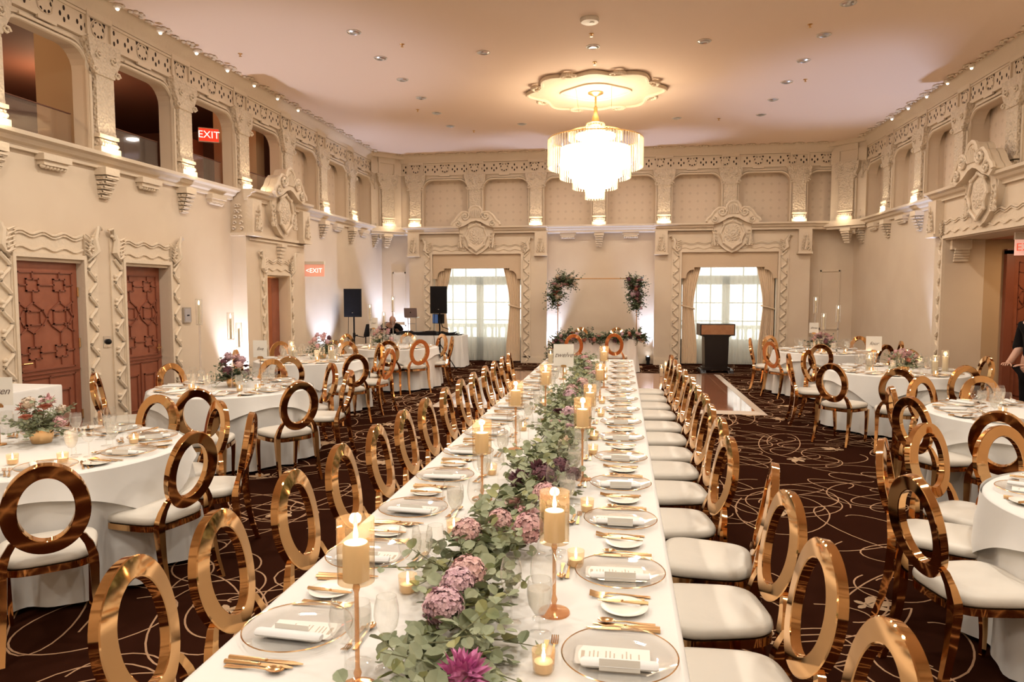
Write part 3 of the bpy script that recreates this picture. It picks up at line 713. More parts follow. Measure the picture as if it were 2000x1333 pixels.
for i, (u0, u1, nm) in enumerate(((-4.85, -2.53, 'left'), (1.45, 3.72, 'right'))):
    tf = TF['back']
    window(i + 1, u0, u1, 'tall white multi-pane window in the %s bay of the end wall' % nm)
    s_ = folds(tf, 'sheer_curtain', u0 + .05, u1 - .05, .03, 2.75, .0, .022, 15, M['sheer'], None, None, 300, 4, i)
    tag(s_, 'translucent white sheer curtain across the %s window' % nm, 'curtain', 'sheer curtains')
    # pelmet with stepped cut corners
    w_ = .30; zb, zc_, zl = 2.42, 2.30, 2.15
    pts = [(u0, 2.78), (u0, zl), (u0 + .11, zl), (u0 + .11, zl + .04)] + [(u0 + .11 + .16 * (1 - math.cos(t * PI / 10)), zl + .04 + .17 * math.sin(t * PI / 10)) for t in range(1, 6)] + [(u0 + .30, zl + .21), (u0 + .30, zb)]
    pts = [(a + .006, b) for a, b in pts]; pts = pts + [(u0 + u1 - a, b) for a, b in pts[::-1]]
    mb = MB(tf); mb.prism(pts, .17, .22); mb.tube([(a, .225, b) for a, b in pts[1:-1]], .008, 4)
    tag(mb.obj('pelmet', [M['pelmet']]), 'flat fabric pelmet with stepped corners over the %s window' % nm, 'pelmet', 'pelmets')
    for s in (-1, 1):
        def shape(b, s=s, u0=u0, u1=u1):
            t = b * 2.7; 
            if t < 1.30: k = math.sin(t / 1.30 * PI / 2) ** 1.5; inner = .47 - .20 * k
            else: k = min(1, (t - 1.30) / 1.0); inner = .27 + .10 * k
            lo = u0 + .04 if s < 0 else u1 - .04
            return (lo, lo - s * inner) if s > 0 else (lo, lo + inner)
        root = folds(tf, 'drape', 0, .6, .03, 2.70, .115, .022, 8, M['drape'], None, shape, 120, 26, 3 + i + s)
        tag(root, 'tan lined drape tied back at the %s side of the %s window' % ('left' if s < 0 else 'right', nm), 'curtain', 'tied drapes')
        lo = u0 + .04 if s < 0 else u1 - .04; a, b = sorted((lo, lo - s * .29))
        tb = MB(tf); tb.tube([(a - .01, .10, 1.48), (a + .02, .155, 1.47), ((a + b) / 2, .16, 1.44), (b - .02, .155, 1.40), (b + .01, .10, 1.39)], .018, 8, 0, None, 1.0); t_ = tb.obj('tieback', [M['drape']], root, 50)
# balcony outside the windows
for i, uc in enumerate((-3.7, 2.6)):
    mb = MB(); mb.box(uc - 2, uc + 2, 19.6, 19.75, .82, .92); mb.box(uc - 2, uc + 2, 18.5, 20, -.1, 0)
    for k in range(20): mb.lathe([(.05, 0), (.03, .1), (.07, .35), (.03, .7), (.05, .82)], 8, (uc - 1.9 + .2 * k, 19.68, 0))
    tag(mb.obj('balustrade', [M['winw']]), 'pale stone balustrade outside the %s window' % ('left', 'right')[i], 'balustrade', 'balustrades')

# ------------------------------------------------------------------ chair
def build_chair():
    root = empty('dining_chair')
    G = [M['gold']]
    # seat cushion
    mb = MB(); n_ = 36
    def outl(t, k=1.0):
        a = 2 * PI * t; c, s = math.cos(a), math.sin(a); e = .50
        x = abs(c) ** e * (1 if c > 0 else -1); y = abs(s) ** e * (1 if s > 0 else -1)
        return (x * (.222 + .020 * y) * k, y * .225 * k + .01)
    vs = []; lv = [(.95, .430), (.99, .438), (1.0, .452), (.985, .468), (.945, .479), (.8, .487), (.35, .492)]
    for k, z in lv: vs += [(*outl(i / n_, k), z) for i in range(n_)]
    fs = [(j * n_ + i, j * n_ + (i + 1) % n_, (j + 1) * n_ + (i + 1) % n_, (j + 1) * n_ + i) for j in range(len(lv) - 1) for i in range(n_)]
    fs += [tuple(range(n_))[::-1], tuple((len(lv) - 1) * n_ + i for i in range(n_))]
    mb.add(vs, fs); seat = mb.obj('seat', [M['vinyl']], root, 60)
    mb = MB(); mb.ring([(x, y) for x, y in (outl(i / n_, .99) for i in range(n_))], [(x, y) for x, y in (outl(i / n_, .86) for i in range(n_))], .392, .428, 0, 2)
    fr = mb.obj('seat_frame', G, root, 40)
    # oval backrest, slightly bowed and tilted
    mb = MB(); n_ = 56; W_, H_, w_ = .190, .238, .070; th = .034; ca, sa = math.cos(R(12)), math.sin(R(12)); zc = .735
    def pt(t, k, y):
        a = 2 * PI * t; x = (W_ - k * w_) * math.cos(a); h = (H_ - k * w_) * math.sin(a); y = y - .9 * x * x * .5
        y -= .0
        return (x, -.222 - (h + H_) * sa * .9 + y * ca, zc + h * ca + y * sa)
    sec = [(0, -th * .5), (0, th * .5), (.06, th * .5 + .003), (.94, th * .5 + .003), (1, th * .5), (1, -th * .5), (.94, -th * .5 - .003), (.06, -th * .5 - .003)]
    vs = [pt(i / n_, k, y) for i in range(n_) for k, y in sec]; ks = len(sec)
    fs = [(i * ks + j, i * ks + (j + 1) % ks, ((i + 1) % n_) * ks + (j + 1) % ks, ((i + 1) % n_) * ks + j) for i in range(n_) for j in range(ks)]
    mb.add(vs, fs); back = mb.obj('backrest', G, root, 30)
    legs = []
    def leg(path, ws, ds):
        mb = MB(); vs = []
        for (x, y, z), a, b in zip(path, ws, ds): vs += [(x - a, y - b, z), (x + a, y - b, z), (x + a, y + b, z), (x - a, y + b, z)]
        k = len(path); fs = [(i * 4 + j, i * 4 + (j + 1) % 4, i * 4 + 4 + (j + 1) % 4, i * 4 + 4 + j) for i in range(k - 1) for j in range(4)] + [(3, 2, 1, 0), (4 * k - 4, 4 * k - 3, 4 * k - 2, 4 * k - 1)]
        mb.add(vs, fs); legs.append(mb.obj('leg', G, root, 40))
    for s in (-1, 1):
        leg([(s * .205, -.30, .0), (s * .20, -.262, .12), (s * .195, -.235, .26), (s * .195, -.222, .40), (s * .192, -.222, .46), (s * .175, -.232, .52), (s * .145, -.242, .575), (s * .110, -.250, .60)],
            [.012, .014, .017, .022, .022, .020, .018, .016], [.016, .018, .020, .022, .020, .016, .013, .010])
        leg([(s * .185, .20, .0), (s * .19, .205, .12), (s * .198, .20, .30), (s * .20, .19, .40)], [.010, .013, .017, .021], [.010, .013, .017, .021])
    return proto(root, seat, fr, back, *legs)
CH = build_chair()
def chair_at(x, y, dx, dy, label, group, off=.30):
    """x,y = where the top of the backrest is; dx,dy = facing direction"""
    L = math.hypot(dx, dy); dx /= L; dy /= L
    return CH.put((x + dx * off, y + dy * off, 0), math.atan2(-dx, dy), label, group, 'chair')
longL = [1.96, 2.45, 3.07, 3.65, 4.24, 4.80, 5.38, 6.02, 6.63, 7.22, 7.88, 8.48, 9.08, 9.62]
for i, y in enumerate(longL):
    a = R([3, 1, -1, 0, 1, 0, -1, 1, 0, 1, 0, -1, 0, 1][i])
    chair_at(-1.52, y, math.cos(a), math.sin(a), 'gold oval back chair facing right, %s from the camera at the long table' % ORD[i], 'chairs along the left side of the long table')
longR = [(.69, 1.86, 8), (.68, 2.46, 7), (.70, 3.06, 8), (.74, 3.56, -9), (.62, 4.20, 8), (.66, 4.84, 7), (.66, 5.42, 6), (.68, 5.98, 8), (.68, 6.58, 5), (.69, 7.18, 6), (.68, 7.85, 4), (.66, 8.45, 6), (.66, 9.05, 5), (.66, 9.65, 5)]
for i, (x, y, a) in enumerate(longR):
    a = R(a); chair_at(x, y, -math.cos(a), -math.sin(a), 'gold oval back chair facing left, %s from the camera at the long table' % ORD[i], 'chairs along the right side of the long table')
TABS = dict(
    T1=((-3.75, 4.10), 'foreground left round table', [(-2.77, 3.01), (-2.53, 3.85), (-3.07, 5.01), (-2.54, 4.54), (-3.73, 5.10)]),
    T2=((-4.20, 7.15), 'round table by the carved doors', [(-3.63, 5.60), (-2.97, 6.20), (-5.39, 6.56), (-5.20, 7.56), (-4.29, 8.06), (-3.42, 7.89), (-2.9, 7.24)]),
    T3=((-4.75, 10.35), 'round table below the left EXIT sign', [(-4.28, 8.65), (-3.56, 9.15), (-5.47, 9.65), (-4.6, 11.4), (-4.95, 11.69), (-5.75, 11.3), (-3.40, 10.07), (-3.92, 11.05)]),
    T4=((-4.30, 13.0), 'far left round table between the loudspeakers', [(-4.0, 11.8), (-3.53, 12.14), (-5.48, 13.58), (-4.36, 14.12), (-3.64, 13.75), (-3.20, 13.12)]),
    T5=((3.55, 13.2), 'far right round table', [(2.35, 13.48), (2.86, 14.35), (2.53, 12.60), (3.2, 12.05), (4.51, 14.34), (4.75, 13.0), (4.2, 12.1)]),
    T6=((3.60, 10.0), 'round table beside the right doorway', [(2.69, 10.80), (2.28, 10.12), (2.45, 8.76), (3.02, 8.30), (4.17, 11.1), (4.66, 10.03), (3.9, 8.75)]),
    T7=((3.50, 6.55), 'middle right round table', [(3.56, 7.66), (2.97, 7.50), (2.42, 6.69), (2.30, 6.04), (2.64, 5.39)]),
    T8=((2.68, 3.70), 'foreground right round table', [(1.49, 4.27), (1.33, 3.42), (1.93, 4.82), (2.36, 4.80)]))
TR = .84
def dvec(c, p): return (c[0] - p[0], c[1] - p[1])
def place_of(c, a):   # words for where on a table an angle is, seen from the camera
    names = ['right', 'far right', 'far', 'far left', 'left', 'near left', 'near', 'near right']
    return names[int(((a + PI / 8) % (2 * PI)) // (PI / 4))]
def cloth_round(c, nm, seed):
    r_ = random.Random(seed); ph = [r_.uniform(0, 6.28) for _ in range(3)]; nf = r_.choice([13, 14, 15])
    mb = MB(); n_ = 160; prof_ = [(0, .762), (.5, .762), (.80, .762), (.832, .758), (.845, .745), (.852, .70), (.86, .60), (.872, .45), (.885, .30), (.90, .12), (.905, .03)]
    vs = []
    for r, z in prof_:
        k = max(0, min(1, (.74 - z) / .55))
        for i in range(n_):
            a = 2 * PI * i / n_
            f = 1 + k * (.055 * math.sin(nf * a + ph[0]) + .025 * math.sin(nf * 1.7 * a + ph[1])) - k * .02
            vs.append((r * f * math.cos(a), r * f * math.sin(a), z))
    k = len(prof_); fs = [(j * n_ + i, j * n_ + (i + 1) % n_, (j + 1) * n_ + (i + 1) % n_, (j + 1) * n_ + i) for j in range(k - 1) for i in range(n_)]
    mb.add(vs, fs); o = mb.obj('tablecloth', [M['cloth']], None, 70, False); o.location = (c[0], c[1], 0)
    tag(o, 'ivory floor length cloth on the ' + nm, 'tablecloth', 'round tablecloths')
    # square overlay hanging in points
    mb = MB(); L = 1.16; ro = r_.uniform(0, 1.5)
    vs = []; rings = [.845, .853, .862, .872, .885]
    for j, rr in enumerate(rings):
        for i in range(n_):
            a = 2 * PI * i / n_; q = (a - ro) % (PI / 2) - PI / 4; drop = .12 + .26 * (abs(q) / (PI / 4)) ** 2
            z = .757 - drop * j / 4; vs.append((rr * (1 + .012 * math.sin(nf * a + ph[0]) * j / 4) * math.cos(a) * 1.012, rr * (1 + .012 * math.sin(nf * a + ph[0]) * j / 4) * math.sin(a) * 1.012, z))
    fs = [(j * n_ + i, j * n_ + (i + 1) % n_, (j + 1) * n_ + (i + 1) % n_, (j + 1) * n_ + i) for j in range(4) for i in range(n_)]
    mb.add(vs, fs); mb.obj('overlay_flap', [M['cloth']], o, 70, False)
    t = empty('round_table', (c[0], c[1], 0), 0, 'round banquet table hidden under the cloth of the ' + nm, 'table', 'round tables')
    mb = MB(); mb.lathe([(0.001, .735), (.80, .735), (.80, .757), (.001, .757)], 40); mb.obj('tabletop', [M['blackw']], t)
    mb = MB(); mb.lathe([(.035, .02), (.035, .735)], 12); mb.obj('pedestal', [M['black']], t); mb = MB(); mb.lathe([(.3, 0), (.3, .02), (.04, .03)], 20); mb.obj('base', [M['black']], t)
for ti, (k, (c, nm, chs)) in enumerate(TABS.items()):
    cloth_round(c, nm, ti)
    for j, p in enumerate(chs):
        dx, dy = dvec(c, p); L_ = math.hypot(dx, dy)
        if L_ < 1.12: p = (c[0] - dx * 1.12 / L_, c[1] - dy * 1.12 / L_)
        seen = place_of(c, math.atan2(-dy, -dx))
        chair_at(p[0], p[1], dx, dy, 'gold oval back chair, %s clockwise at the %s' % (ORD[j], nm), 'chairs at the ' + nm)
# ------------------------------------------------------------------ long table
LX0, LX1, LY0, LY1 = -1.15, .19, 1.25, 11.05
root = empty('banquet_table', (0, 0, 0), 0, 'very long banquet table running down the room under an ivory cloth', 'table')
MB().box(LX0 + .03, LX1 - .03, LY0 + .03, LY1 - .03, .72, .752).obj('tabletop', [M['blackw']], root)
for y in (1.6, 4.0, 6.4, 8.8, 10.8):
    for x in (-1.0, .04): MB().lathe([(.018, 0), (.018, .72)], 10, (x, y, 0)).obj('leg', [M['black']], root)
mb = MB(); NP = 400; per = []
def rr(t):  # perimeter walk with rounded corners
    w_, l_ = LX1 - LX0, LY1 - LY0; P_ = 2 * (w_ + l_); s = (t % 1) * P_
    if s < w_: return (LX0 + s, LY0), (0, -1)
    s -= w_
    if s < l_: return (LX1, LY0 + s), (1, 0)
    s -= l_
    if s < w_: return (LX1 - s, LY1), (0, 1)
    s -= w_; return (LX0, LY1 - s), (-1, 0)
vs = []; lv = [(-.012, .764), (.0, .760), (.006, .745), (.01, .6), (.016, .35), (.022, .03)]
for o_, z in lv:
    for i in range(NP):
        (x, y), (nx, ny) = rr(i / NP); k = max(0, (.74 - z) / .7); f = .022 * k * (math.sin(i * 1.05) + .5 * math.sin(i * .43 + 1))
        vs.append((x + nx * (o_ + f), y + ny * (o_ + f), z))
mb.add(vs, [(j * NP + i, j * NP + (i + 1) % NP, (j + 1) * NP + (i + 1) % NP, (j + 1) * NP + i) for j in range(len(lv) - 1) for i in range(NP)])
mb.add([(LX0 + .012, LY0 + .012, .764), (LX1 - .012, LY0 + .012, .764), (LX1 - .012, LY1 - .012, .764), (LX0 + .012, LY1 - .012, .764)], [(0, 1, 2, 3)])
tag(mb.obj('tablecloth', [M['cloth']], None, 50), 'ivory cloth covering the very long banquet table', 'tablecloth')
TZ = .765
# ------------------------------------------------------------------ tableware prototypes (local +y points away from the diner)
def plate():
    r = empty('charger_plate'); mb = MB(); mb.lathe([(.001, .004), (.10, .004), (.115, .006), (.150, .016), (.163, .020), (.163, .023), (.150, .0195), (.114, .0095), (.10, .008), (.001, .008)], 40)
    a = mb.obj('plate_dish', [M['charger']], r, 50); mb = MB(); mb.lathe([(.1625 + .0022 * math.cos(t), .0215 + .0022 * math.sin(t)) for t in (0, 1.57, 3.14, 4.71)], 48, closed=True)
    b = mb.obj('gold_rim', [M['goldm']], r, 60); return proto(r, a, b)
def breadplate():
    r = empty('bread_plate'); mb = MB(); mb.lathe([(.001, .004), (.045, .004), (.072, .012), (.076, .015), (.072, .0165), (.045, .009), (.001, .009)], 32)
    return proto(r, mb.obj('plate_dish', [M['china']], r, 50))
def bent(mb, pts, ws, th):
    vs = []
    for (y, z), w_ in zip(pts, ws): vs += [(-w_, y, z), (w_, y, z), (w_, y, z + th), (-w_, y, z + th)]
    k = len(pts); mb.add(vs, [(i * 4 + j, i * 4 + (j + 1) % 4, i * 4 + 4 + (j + 1) % 4, i * 4 + 4 + j) for i in range(k - 1) for j in range(4)] + [(3, 2, 1, 0), (4 * k - 4, 4 * k - 3, 4 * k - 2, 4 * k - 1)])
def fork(L=.20):
    mb = MB(); s = L / .2
    bent(mb, [(-.10 * s, .002), (-.06 * s, .003), (0, .006), (.035 * s, .007), (.05 * s, .004)], [.0075, .006, .003, .003, .009], .0025)
    for k in range(4):
        x = (-.009 + .006 * k); mb.tube([(x, .05 * s, .004), (x, .07 * s, .004), (x, .10 * s, .011)], .0018, 4)
    return mb.mesh('fork', [M['goldm']], 40)
def knife(L=.22):
    mb = MB(); s = L / .22
    mb.tube([(0, -.11 * s, .005), (0, -.03 * s, .006), (0, 0, .005)], .005, 6, 0, [.0065, .0055, .004]); mb.ball((0, .002, .006), .0055, 6, 4)
    bent(mb, [(0, .004), (.03 * s, .004), (.08 * s, .004), (.11 * s, .004)], [.006, .009, .009, .002], .0022)
    return mb.mesh('knife', [M['goldm']], 40)
def spoon(L=.19):
    mb = MB(); s = L / .19
    bent(mb, [(-.095 * s, .002), (-.05 * s, .003), (0, .007), (.04 * s, .006)], [.0075, .006, .003, .003], .0025)
    mb.add([(.019 * s * k * math.cos(a), .065 * s + .029 * s * k * math.sin(a), .004 + .007 * k * k) for k in (.0, .5, .8, 1) for a in [2 * PI * i / 14 for i in range(14)]], [(j * 14 + i, j * 14 + (i + 1) % 14, (j + 1) * 14 + (i + 1) % 14, (j + 1) * 14 + i) for j in range(3) for i in range(14)])
    return mb.mesh('spoon', [M['goldm']], 60)
MESH = dict(dinner_fork=fork(.205), salad_fork=fork(.185), dinner_knife=knife(.225), second_knife=knife(.205), spoon=spoon(.18), dessert_spoon=spoon(.16), dessert_fork=fork(.16), butter_knife=knife(.165))
def wineglass(kind):
    r = empty({'w': 'wine_glass', 'g': 'water_goblet', 't': 'white_wine_glass', 'f': 'champagne_flute'}[kind])
    mb = MB(); mb.cap = False
    if kind == 'w': pr, st, fr_ = [(.003, .092), (.020, .098), (.036, .120), (.043, .150), (.041, .180), (.033, .215)], .092, .036
    elif kind == 't': pr, st, fr_ = [(.003, .095), (.016, .10), (.030, .122), (.035, .15), (.033, .178), (.027, .205)], .095, .033
    elif kind == 'g': pr, st, fr_ = [(.003, .060), (.018, .066), (.033, .092), (.038, .120), (.038, .150), (.035, .172)], .06, .036
    else: pr, st, fr_ = [(.003, .09), (.016, .105), (.024, .14), (.025, .18), (.023, .215)], .09, .03
    mb.lathe(pr, 24); bowl = mb.obj('bowl', [M['glass'] if kind != 'g' else M['frosted']], r, 80)
    mb = MB(); mb.cap = False; mb.lathe([(fr_, .001), (fr_ * .9, .003), (.006, .006), (.0035, .012), (.0032, st - .01), (.004, st)], 20); foot = mb.obj('stem', [M['glass']], r, 60)
    parts = [bowl, foot]
    if kind == 'g':
        mb = MB(); mb.lathe([(.002, .064), (.017, .069), (.031, .093), (.0355, .12), (.0355, .142), (.001, .142)], 20); parts.append(mb.obj('water', [thin_glass('iced_water', (.98, .975, .95), .9, .08, .14, (.95, .92, .86), 1.33)], r, 60))
    mb = MB(); mb.cap = False; rr_, zz = pr[-1]; mb.lathe([(rr_ + .0009 * math.cos(t), zz + .0009 * math.sin(t)) for t in (0, 2.1, 4.2)], 24, closed=True); parts.append(mb.obj('rim', [M['glass']], r, 60))
    return proto(r, *parts)
def menu():
    r = empty('menu_card'); a = MB().box(-.052, .052, -.105, .105, 0, .0016).obj('card', [M['paper']], r); mb = MB(); q = random.Random(3)
    mb.box(-.022, .022, .078, .088, .0016, .0019)
    for k in range(13):
        if k % 4 == 3: continue
        w_ = q.uniform(.016, .036); y = .062 - .0115 * k; mb.box(-w_, w_, y, y + .0035, .0016, .0019)
    return proto(r, a, mb.obj('printed_lines', [M['inkl']], r))
def napkin():
    r = empty('folded_napkin'); mb = MB()
    mb.add(*(lambda n_: ([(x, .020 * math.cos(t * 2 * PI / n_) * k, .012 + .011 * math.sin(t * 2 * PI / n_) * k) for x, k in ((-.105, .75), (-.098, 1), (0, 1.02), (.098, 1), (.105, .75)) for t in range(n_)],
        [(j * n_ + i, j * n_ + (i + 1) % n_, (j + 1) * n_ + (i + 1) % n_, (j + 1) * n_ + i) for j in range(4) for i in range(n_)] + [tuple(range(n_)), tuple(4 * n_ + i for i in range(n_))]))(10))
    a = mb.obj('rolled_linen', [M['napkin']], r, 50); mb = MB(); mb.box(-.055, .055, .018, .0195, .0, .034); b = mb.obj('place_card', [M['paper']], r)
    return proto(r, a, b)
PR = dict(plate=plate(), bread=breadplate(), w=wineglass('w'), g=wineglass('g'), t=wineglass('t'), menu=menu(), napkin=napkin())
def loc2(px, py, rz, lx, ly): c, s = math.cos(rz), math.sin(rz); return (px + lx * c - ly * s, py + lx * s + ly * c)
_first = {}
def flat(name, px, py, rz, lx, ly, da, z, label, group):
    me = MESH[name]; nm = {'second_knife': 'dinner_knife'}.get(name, name)
    o = bpy.data.objects.new(nm, me); COL.objects.link(o); x, y = loc2(px, py, rz, lx, ly); o.location = (x, y, z); o.rotation_euler = (0, 0, rz + da)
    tag(o, label, nm.split('_')[-1], group)
def setting(px, py, rz, where, group, full=True, glasses='gwt', rnd_=None):
    q = rnd_ or random
    j = lambda a: q.uniform(-a, a)
    z = TZ
    PR['plate'].put((px, py, z), rz, 'gold rimmed glass charger at the ' + where, 'chargers, ' + group, 'plate')
    x, y = loc2(px, py, rz, 0, .02); PR['menu'].put((x, y, z + .0085), rz + j(.05), 'printed menu card at the ' + where, 'menus, ' + group, 'menu')
    sd = -.062 if where.find('left side') < 0 else .062; x, y = loc2(px, py, rz, sd, 0); PR['napkin'].put((x, y, z + .011), rz + PI / 2 + j(.08), 'rolled white napkin at the ' + where, 'napkins, ' + group, 'napkin')
    g = 'cutlery, ' + group
    if full is not None:
        bx, by = loc2(px, py, rz, -.285, -.015); PR['bread'].put((bx, by, z), rz, 'small white bread plate at the ' + where, 'bread plates, ' + group, 'plate')
        flat('butter_knife', px, py, rz, -.262, -.01, j(.1), z + .014, 'small gold butter knife at the ' + where, g)
        flat('dinner_fork', px, py, rz, -.178, -.0, j(.06), z, 'gold dinner fork at the ' + where, g)
        flat('salad_fork', px, py, rz, -.202, .01, j(.06), z, 'outer gold fork at the ' + where, g)
        flat('dinner_knife', px, py, rz, .180, -.01, j(.05), z, 'inner gold dinner knife at the ' + where, g)
    if full:
        flat('second_knife', px, py, rz, .202, -.02, j(.05), z, 'outer gold knife at the ' + where, g)
        flat('spoon', px, py, rz, .224, -.02, j(.06), z, 'gold soup spoon at the ' + where, g)
        flat('dessert_spoon', px, py, rz, .0, .212, PI / 2 + j(.05), z, 'gold dessert spoon at the ' + where, g)
        flat('dessert_fork', px, py, rz, .02, .188, -PI / 2 + j(.05), z, 'gold dessert fork at the ' + where, g)
    gn = dict(g='water goblet', w='large wine glass', t='small wine glass')
    gp = dict(g=(.13, .245), w=(.215, .235), t=(.165, .325))
    for k in glasses:
        lx, ly = gp[k]; x, y = loc2(px, py, rz, lx + j(.012), ly + j(.012))
        PR[k].put((x, y, z), j(3), gn[k] + ' at the ' + where, gn[k] + 'es, ' + group, 'glass')
q = random.Random(11)
for i in range(15):
    y = 1.95 + .6075 * i
    setting(.005, y, PI / 2, '%s place, long table right side' % ORD[i], 'right side of the long table', True if i < 9 else False, 'gwt', q)
    setting(-.965, y + .02, -PI / 2, '%s place, long table left side' % ORD[i], 'left side of the long table', True if i < 9 else False, 'gwt', q)
skip = {'T8': lambda x, y: x / y > .62, 'T1': lambda x, y: x / y < -1.02, 'T7': lambda x, y: x / y > .62}
for ti, (k, (c, nm, chs)) in enumerate(TABS.items()):
    a0 = math.atan2(chs[0][1] - c[1], chs[0][0] - c[0])
    for s in range(8):
        a = a0 + s * PI / 4; px, py = c[0] + .63 * math.cos(a), c[1] + .63 * math.sin(a)
        if k in skip and skip[k](px, py): continue
        far = c[1] > 9
        setting(px, py, a + PI / 2, '%s seat, %s' % (ORD[s], nm), nm, (False if far else True), 'gwt', q)
# ------------------------------------------------------------------ flowers and foliage
def leafv(mb, c, nrm, up, L, W, mi=0, round_=True, cup=.15):
    n_ = Vector(nrm).normalized(); u = Vector(up); u = (u - n_ * u.dot(n_))
    if u.length < 1e-4: u = n_.orthogonal()
    u.normalize(); v = n_.cross(u)
    sh = [(0, 0), (.18, .72), (.5, 1), (.82, .72), (1, 0), (.82, -.72), (.5, -1), (.18, -.72)] if round_ else [(0, 0), (.2, .55), (.45, 1), (.75, .6), (1.1, 0), (.75, -.6), (.45, -1), (.2, -.55)]
    c = Vector(c); pts = [c + u * a * L + v * b * W / 2 + n_ * cup * W * (abs(b) - .3) for a, b in sh]; mid = c + u * .5 * L - n_ * cup * W * .5
    mb.add([*pts, mid], [(i, (i + 1) % 8, 8) for i in range(8)], mi)
def rv(r_, zb=0): return Vector((r_.gauss(0, 1), r_.gauss(0, 1), r_.gauss(0, 1) + zb)).normalized()
def bloom(name, kind, c, r, m_, parent, seed, seg=1.0):
    """hydrangea: ball of florets; rose: nested petals; daisy-like mum: radiating petals"""
    r_ = random.Random(seed); mb = MB(); c = Vector(c)
    if kind == 'hyd':
        for _ in range(int(170 * seg)):
            d = rv(r_, .35); p = c + d * r * r_.uniform(.75, 1.0)
            for k in range(4): leafv(mb, p, d + rv(r_) * .35, Vector((math.cos(k * 1.57 + _), math.sin(k * 1.57 + _), .2)), r * .20, r * .19, 0, True, .1)
        mb.ball(c, r * .72, 8, 5)
    elif kind == 'rose':
        for ring, n_, rad, tilt in ((0, 6, 1.0, .25), (1, 5, .78, .55), (2, 4, .55, .9), (3, 3, .32, 1.3)):
            for k in range(n_):
                a = 2 * PI * (k + ring * .5) / n_; o = Vector((math.cos(a), math.sin(a), 0))
                up = (o * math.cos(tilt) + Vector((0, 0, 1)) * math.sin(tilt)); nr = (Vector((0, 0, 1)) * math.cos(tilt) - o * math.sin(tilt))
                leafv(mb, c + o * rad * r * .18 + Vector((0, 0, r * (.05 - .02 * ring))), nr, up, r * (.62 + .12 * (3 - ring) * .6), r * .85, 0, True, .28)
        mb.ball(c + Vector((0, 0, r * .15)), r * .42, 8, 5, 0, (1, 1, 1))
    else:
        for _ in range(int(60 * seg)):
            d = rv(r_, .5); leafv(mb, c + d * r * .25, rv(r_), d, r * .8, r * .3, 0, False, .2)
        mb.ball(c, r * .5, 8, 5)
    return mb.obj(name, [m_], parent, 70, False)
def sprig(mb, r_, p, d, L, n_, lw, mi, ms):
    p = Vector(p); d = Vector(d).normalized(); pts = [p.copy()]
    for k in range(n_):
        d = (d + rv(r_) * .16 + Vector((0, 0, -.05))).normalized(); p = p + d * L / n_; pts.append(p.copy())
        s = d.cross(Vector((0, 0, 1))); s = s.normalized() if s.length > .01 else Vector((1, 0, 0))
        w_ = lw * (1 - .45 * k / n_) * r_.uniform(.8, 1.15)
        for q in (-1, 1):
            o = (s * q + d * .35 + rv(r_) * .35).normalized(); leafv(mb, p, (Vector((0, 0, 1)) + rv(r_) * .75), o, w_, w_ * .92, mi if r_.random() < .8 else mi + 1)
    mb.tube(pts, .0022, 4, ms, [.003 * (1 - .7 * i / len(pts)) for i in range(len(pts))])
# garland down the long table
gar = empty('floral_garland', (0, 0, 0), 0, 'eucalyptus garland with pink, lilac and plum flowers along the long table', 'garland')
GX = lambda y: -.44 + .07 * math.sin(y * 1.7 + .4) + .03 * math.sin(y * 4.1)
BL = [  # (px-derived y, side offset, kind, radius, material)
    (1.62, .10, 'mum', .060, 'magenta'), (1.98, -.02, 'hyd', .055, 'lilac'), (2.16, .01, 'hyd', .05, 'lilac'), (2.24, .04, 'hyd', .055, 'blush'),
    (2.62, .00, 'hyd', .055, 'blush'), (2.78, .09, 'hyd', .05, 'blush'), (2.72, .22, 'hyd', .055, 'pink'), (2.92, .17, 'rose', .045, 'pink'), (3.05, .06, 'rose', .045, 'blush'), (3.0, .11, 'rose', .03, 'pink'), (3.18, .16, 'hyd', .055, 'pink'),
    (3.48, .07, 'hyd', .06, 'plum'), (3.62, .02, 'mum', .055, 'plum'), (3.72, .12, 'hyd', .05, 'plum'), (3.45, -.05, 'mum', .05, 'plum'), (3.62, .20, 'hyd', .035, 'plum'),
    (4.35, .10, 'mum', .045, 'cream'), (4.9, .05, 'rose', .04, 'lilac'), (5.05, -.04, 'rose', .04, 'blush'), (5.35, .10, 'hyd', .06, 'lilac'), (5.5, .04, 'rose', .045, 'plum'),
    (6.3, .08, 'hyd', .06, 'lilac'), (6.7, .05, 'hyd', .055, 'blush'), (7.2, .12, 'hyd', .06, 'blush'), (7.0, .16, 'rose', .05, 'lilac'), (7.9, .1, 'hyd', .06, 'pink'), (8.6, .06, 'rose', .05, 'lilac'), (9.2, .08, 'hyd', .055, 'blush'), (9.9, .04, 'hyd', .055, 'pink')]
for i, (y, o_, kd, r, m_) in enumerate(BL):
    nm = dict(hyd='hydrangea', rose='rose', mum='chrysanthemum')[kd]
    bloom(nm, kd, (GX(y) + o_ - .04, y, TZ + .075 + .5 * r), r * 1.12, M[m_], gar, i, 1.6 if y < 4 else .9)
r_ = random.Random(42); mb = MB(); y = 1.5
while y < 10.4:
    near = y < 4.5; n_ = 4 if near else 3
    for _ in range(n_):
        c = (GX(y) + r_.gauss(0, .045), y + r_.uniform(-.03, .03), TZ + r_.uniform(.02, .11))
        a = r_.uniform(-PI, PI); d = (math.cos(a), math.sin(a) * 1.1, r_.uniform(-.1, .5))
        sprig(mb, r_, c, d, r_.uniform(.11, .20), r_.choice([3, 4]), r_.uniform(.048, .068) if near else r_.uniform(.048, .062), 0, 2)
    y += .052 if near else .058
v2 = [(p[0], p[1], max(p[2], TZ + .006)) for p in mb.v]; mb.v = v2
fo = mb.obj('eucalyptus_foliage', [M['leaf'], M['leaf2'], M['stem']], gar, None, False); tag(fo, kind='stuff')
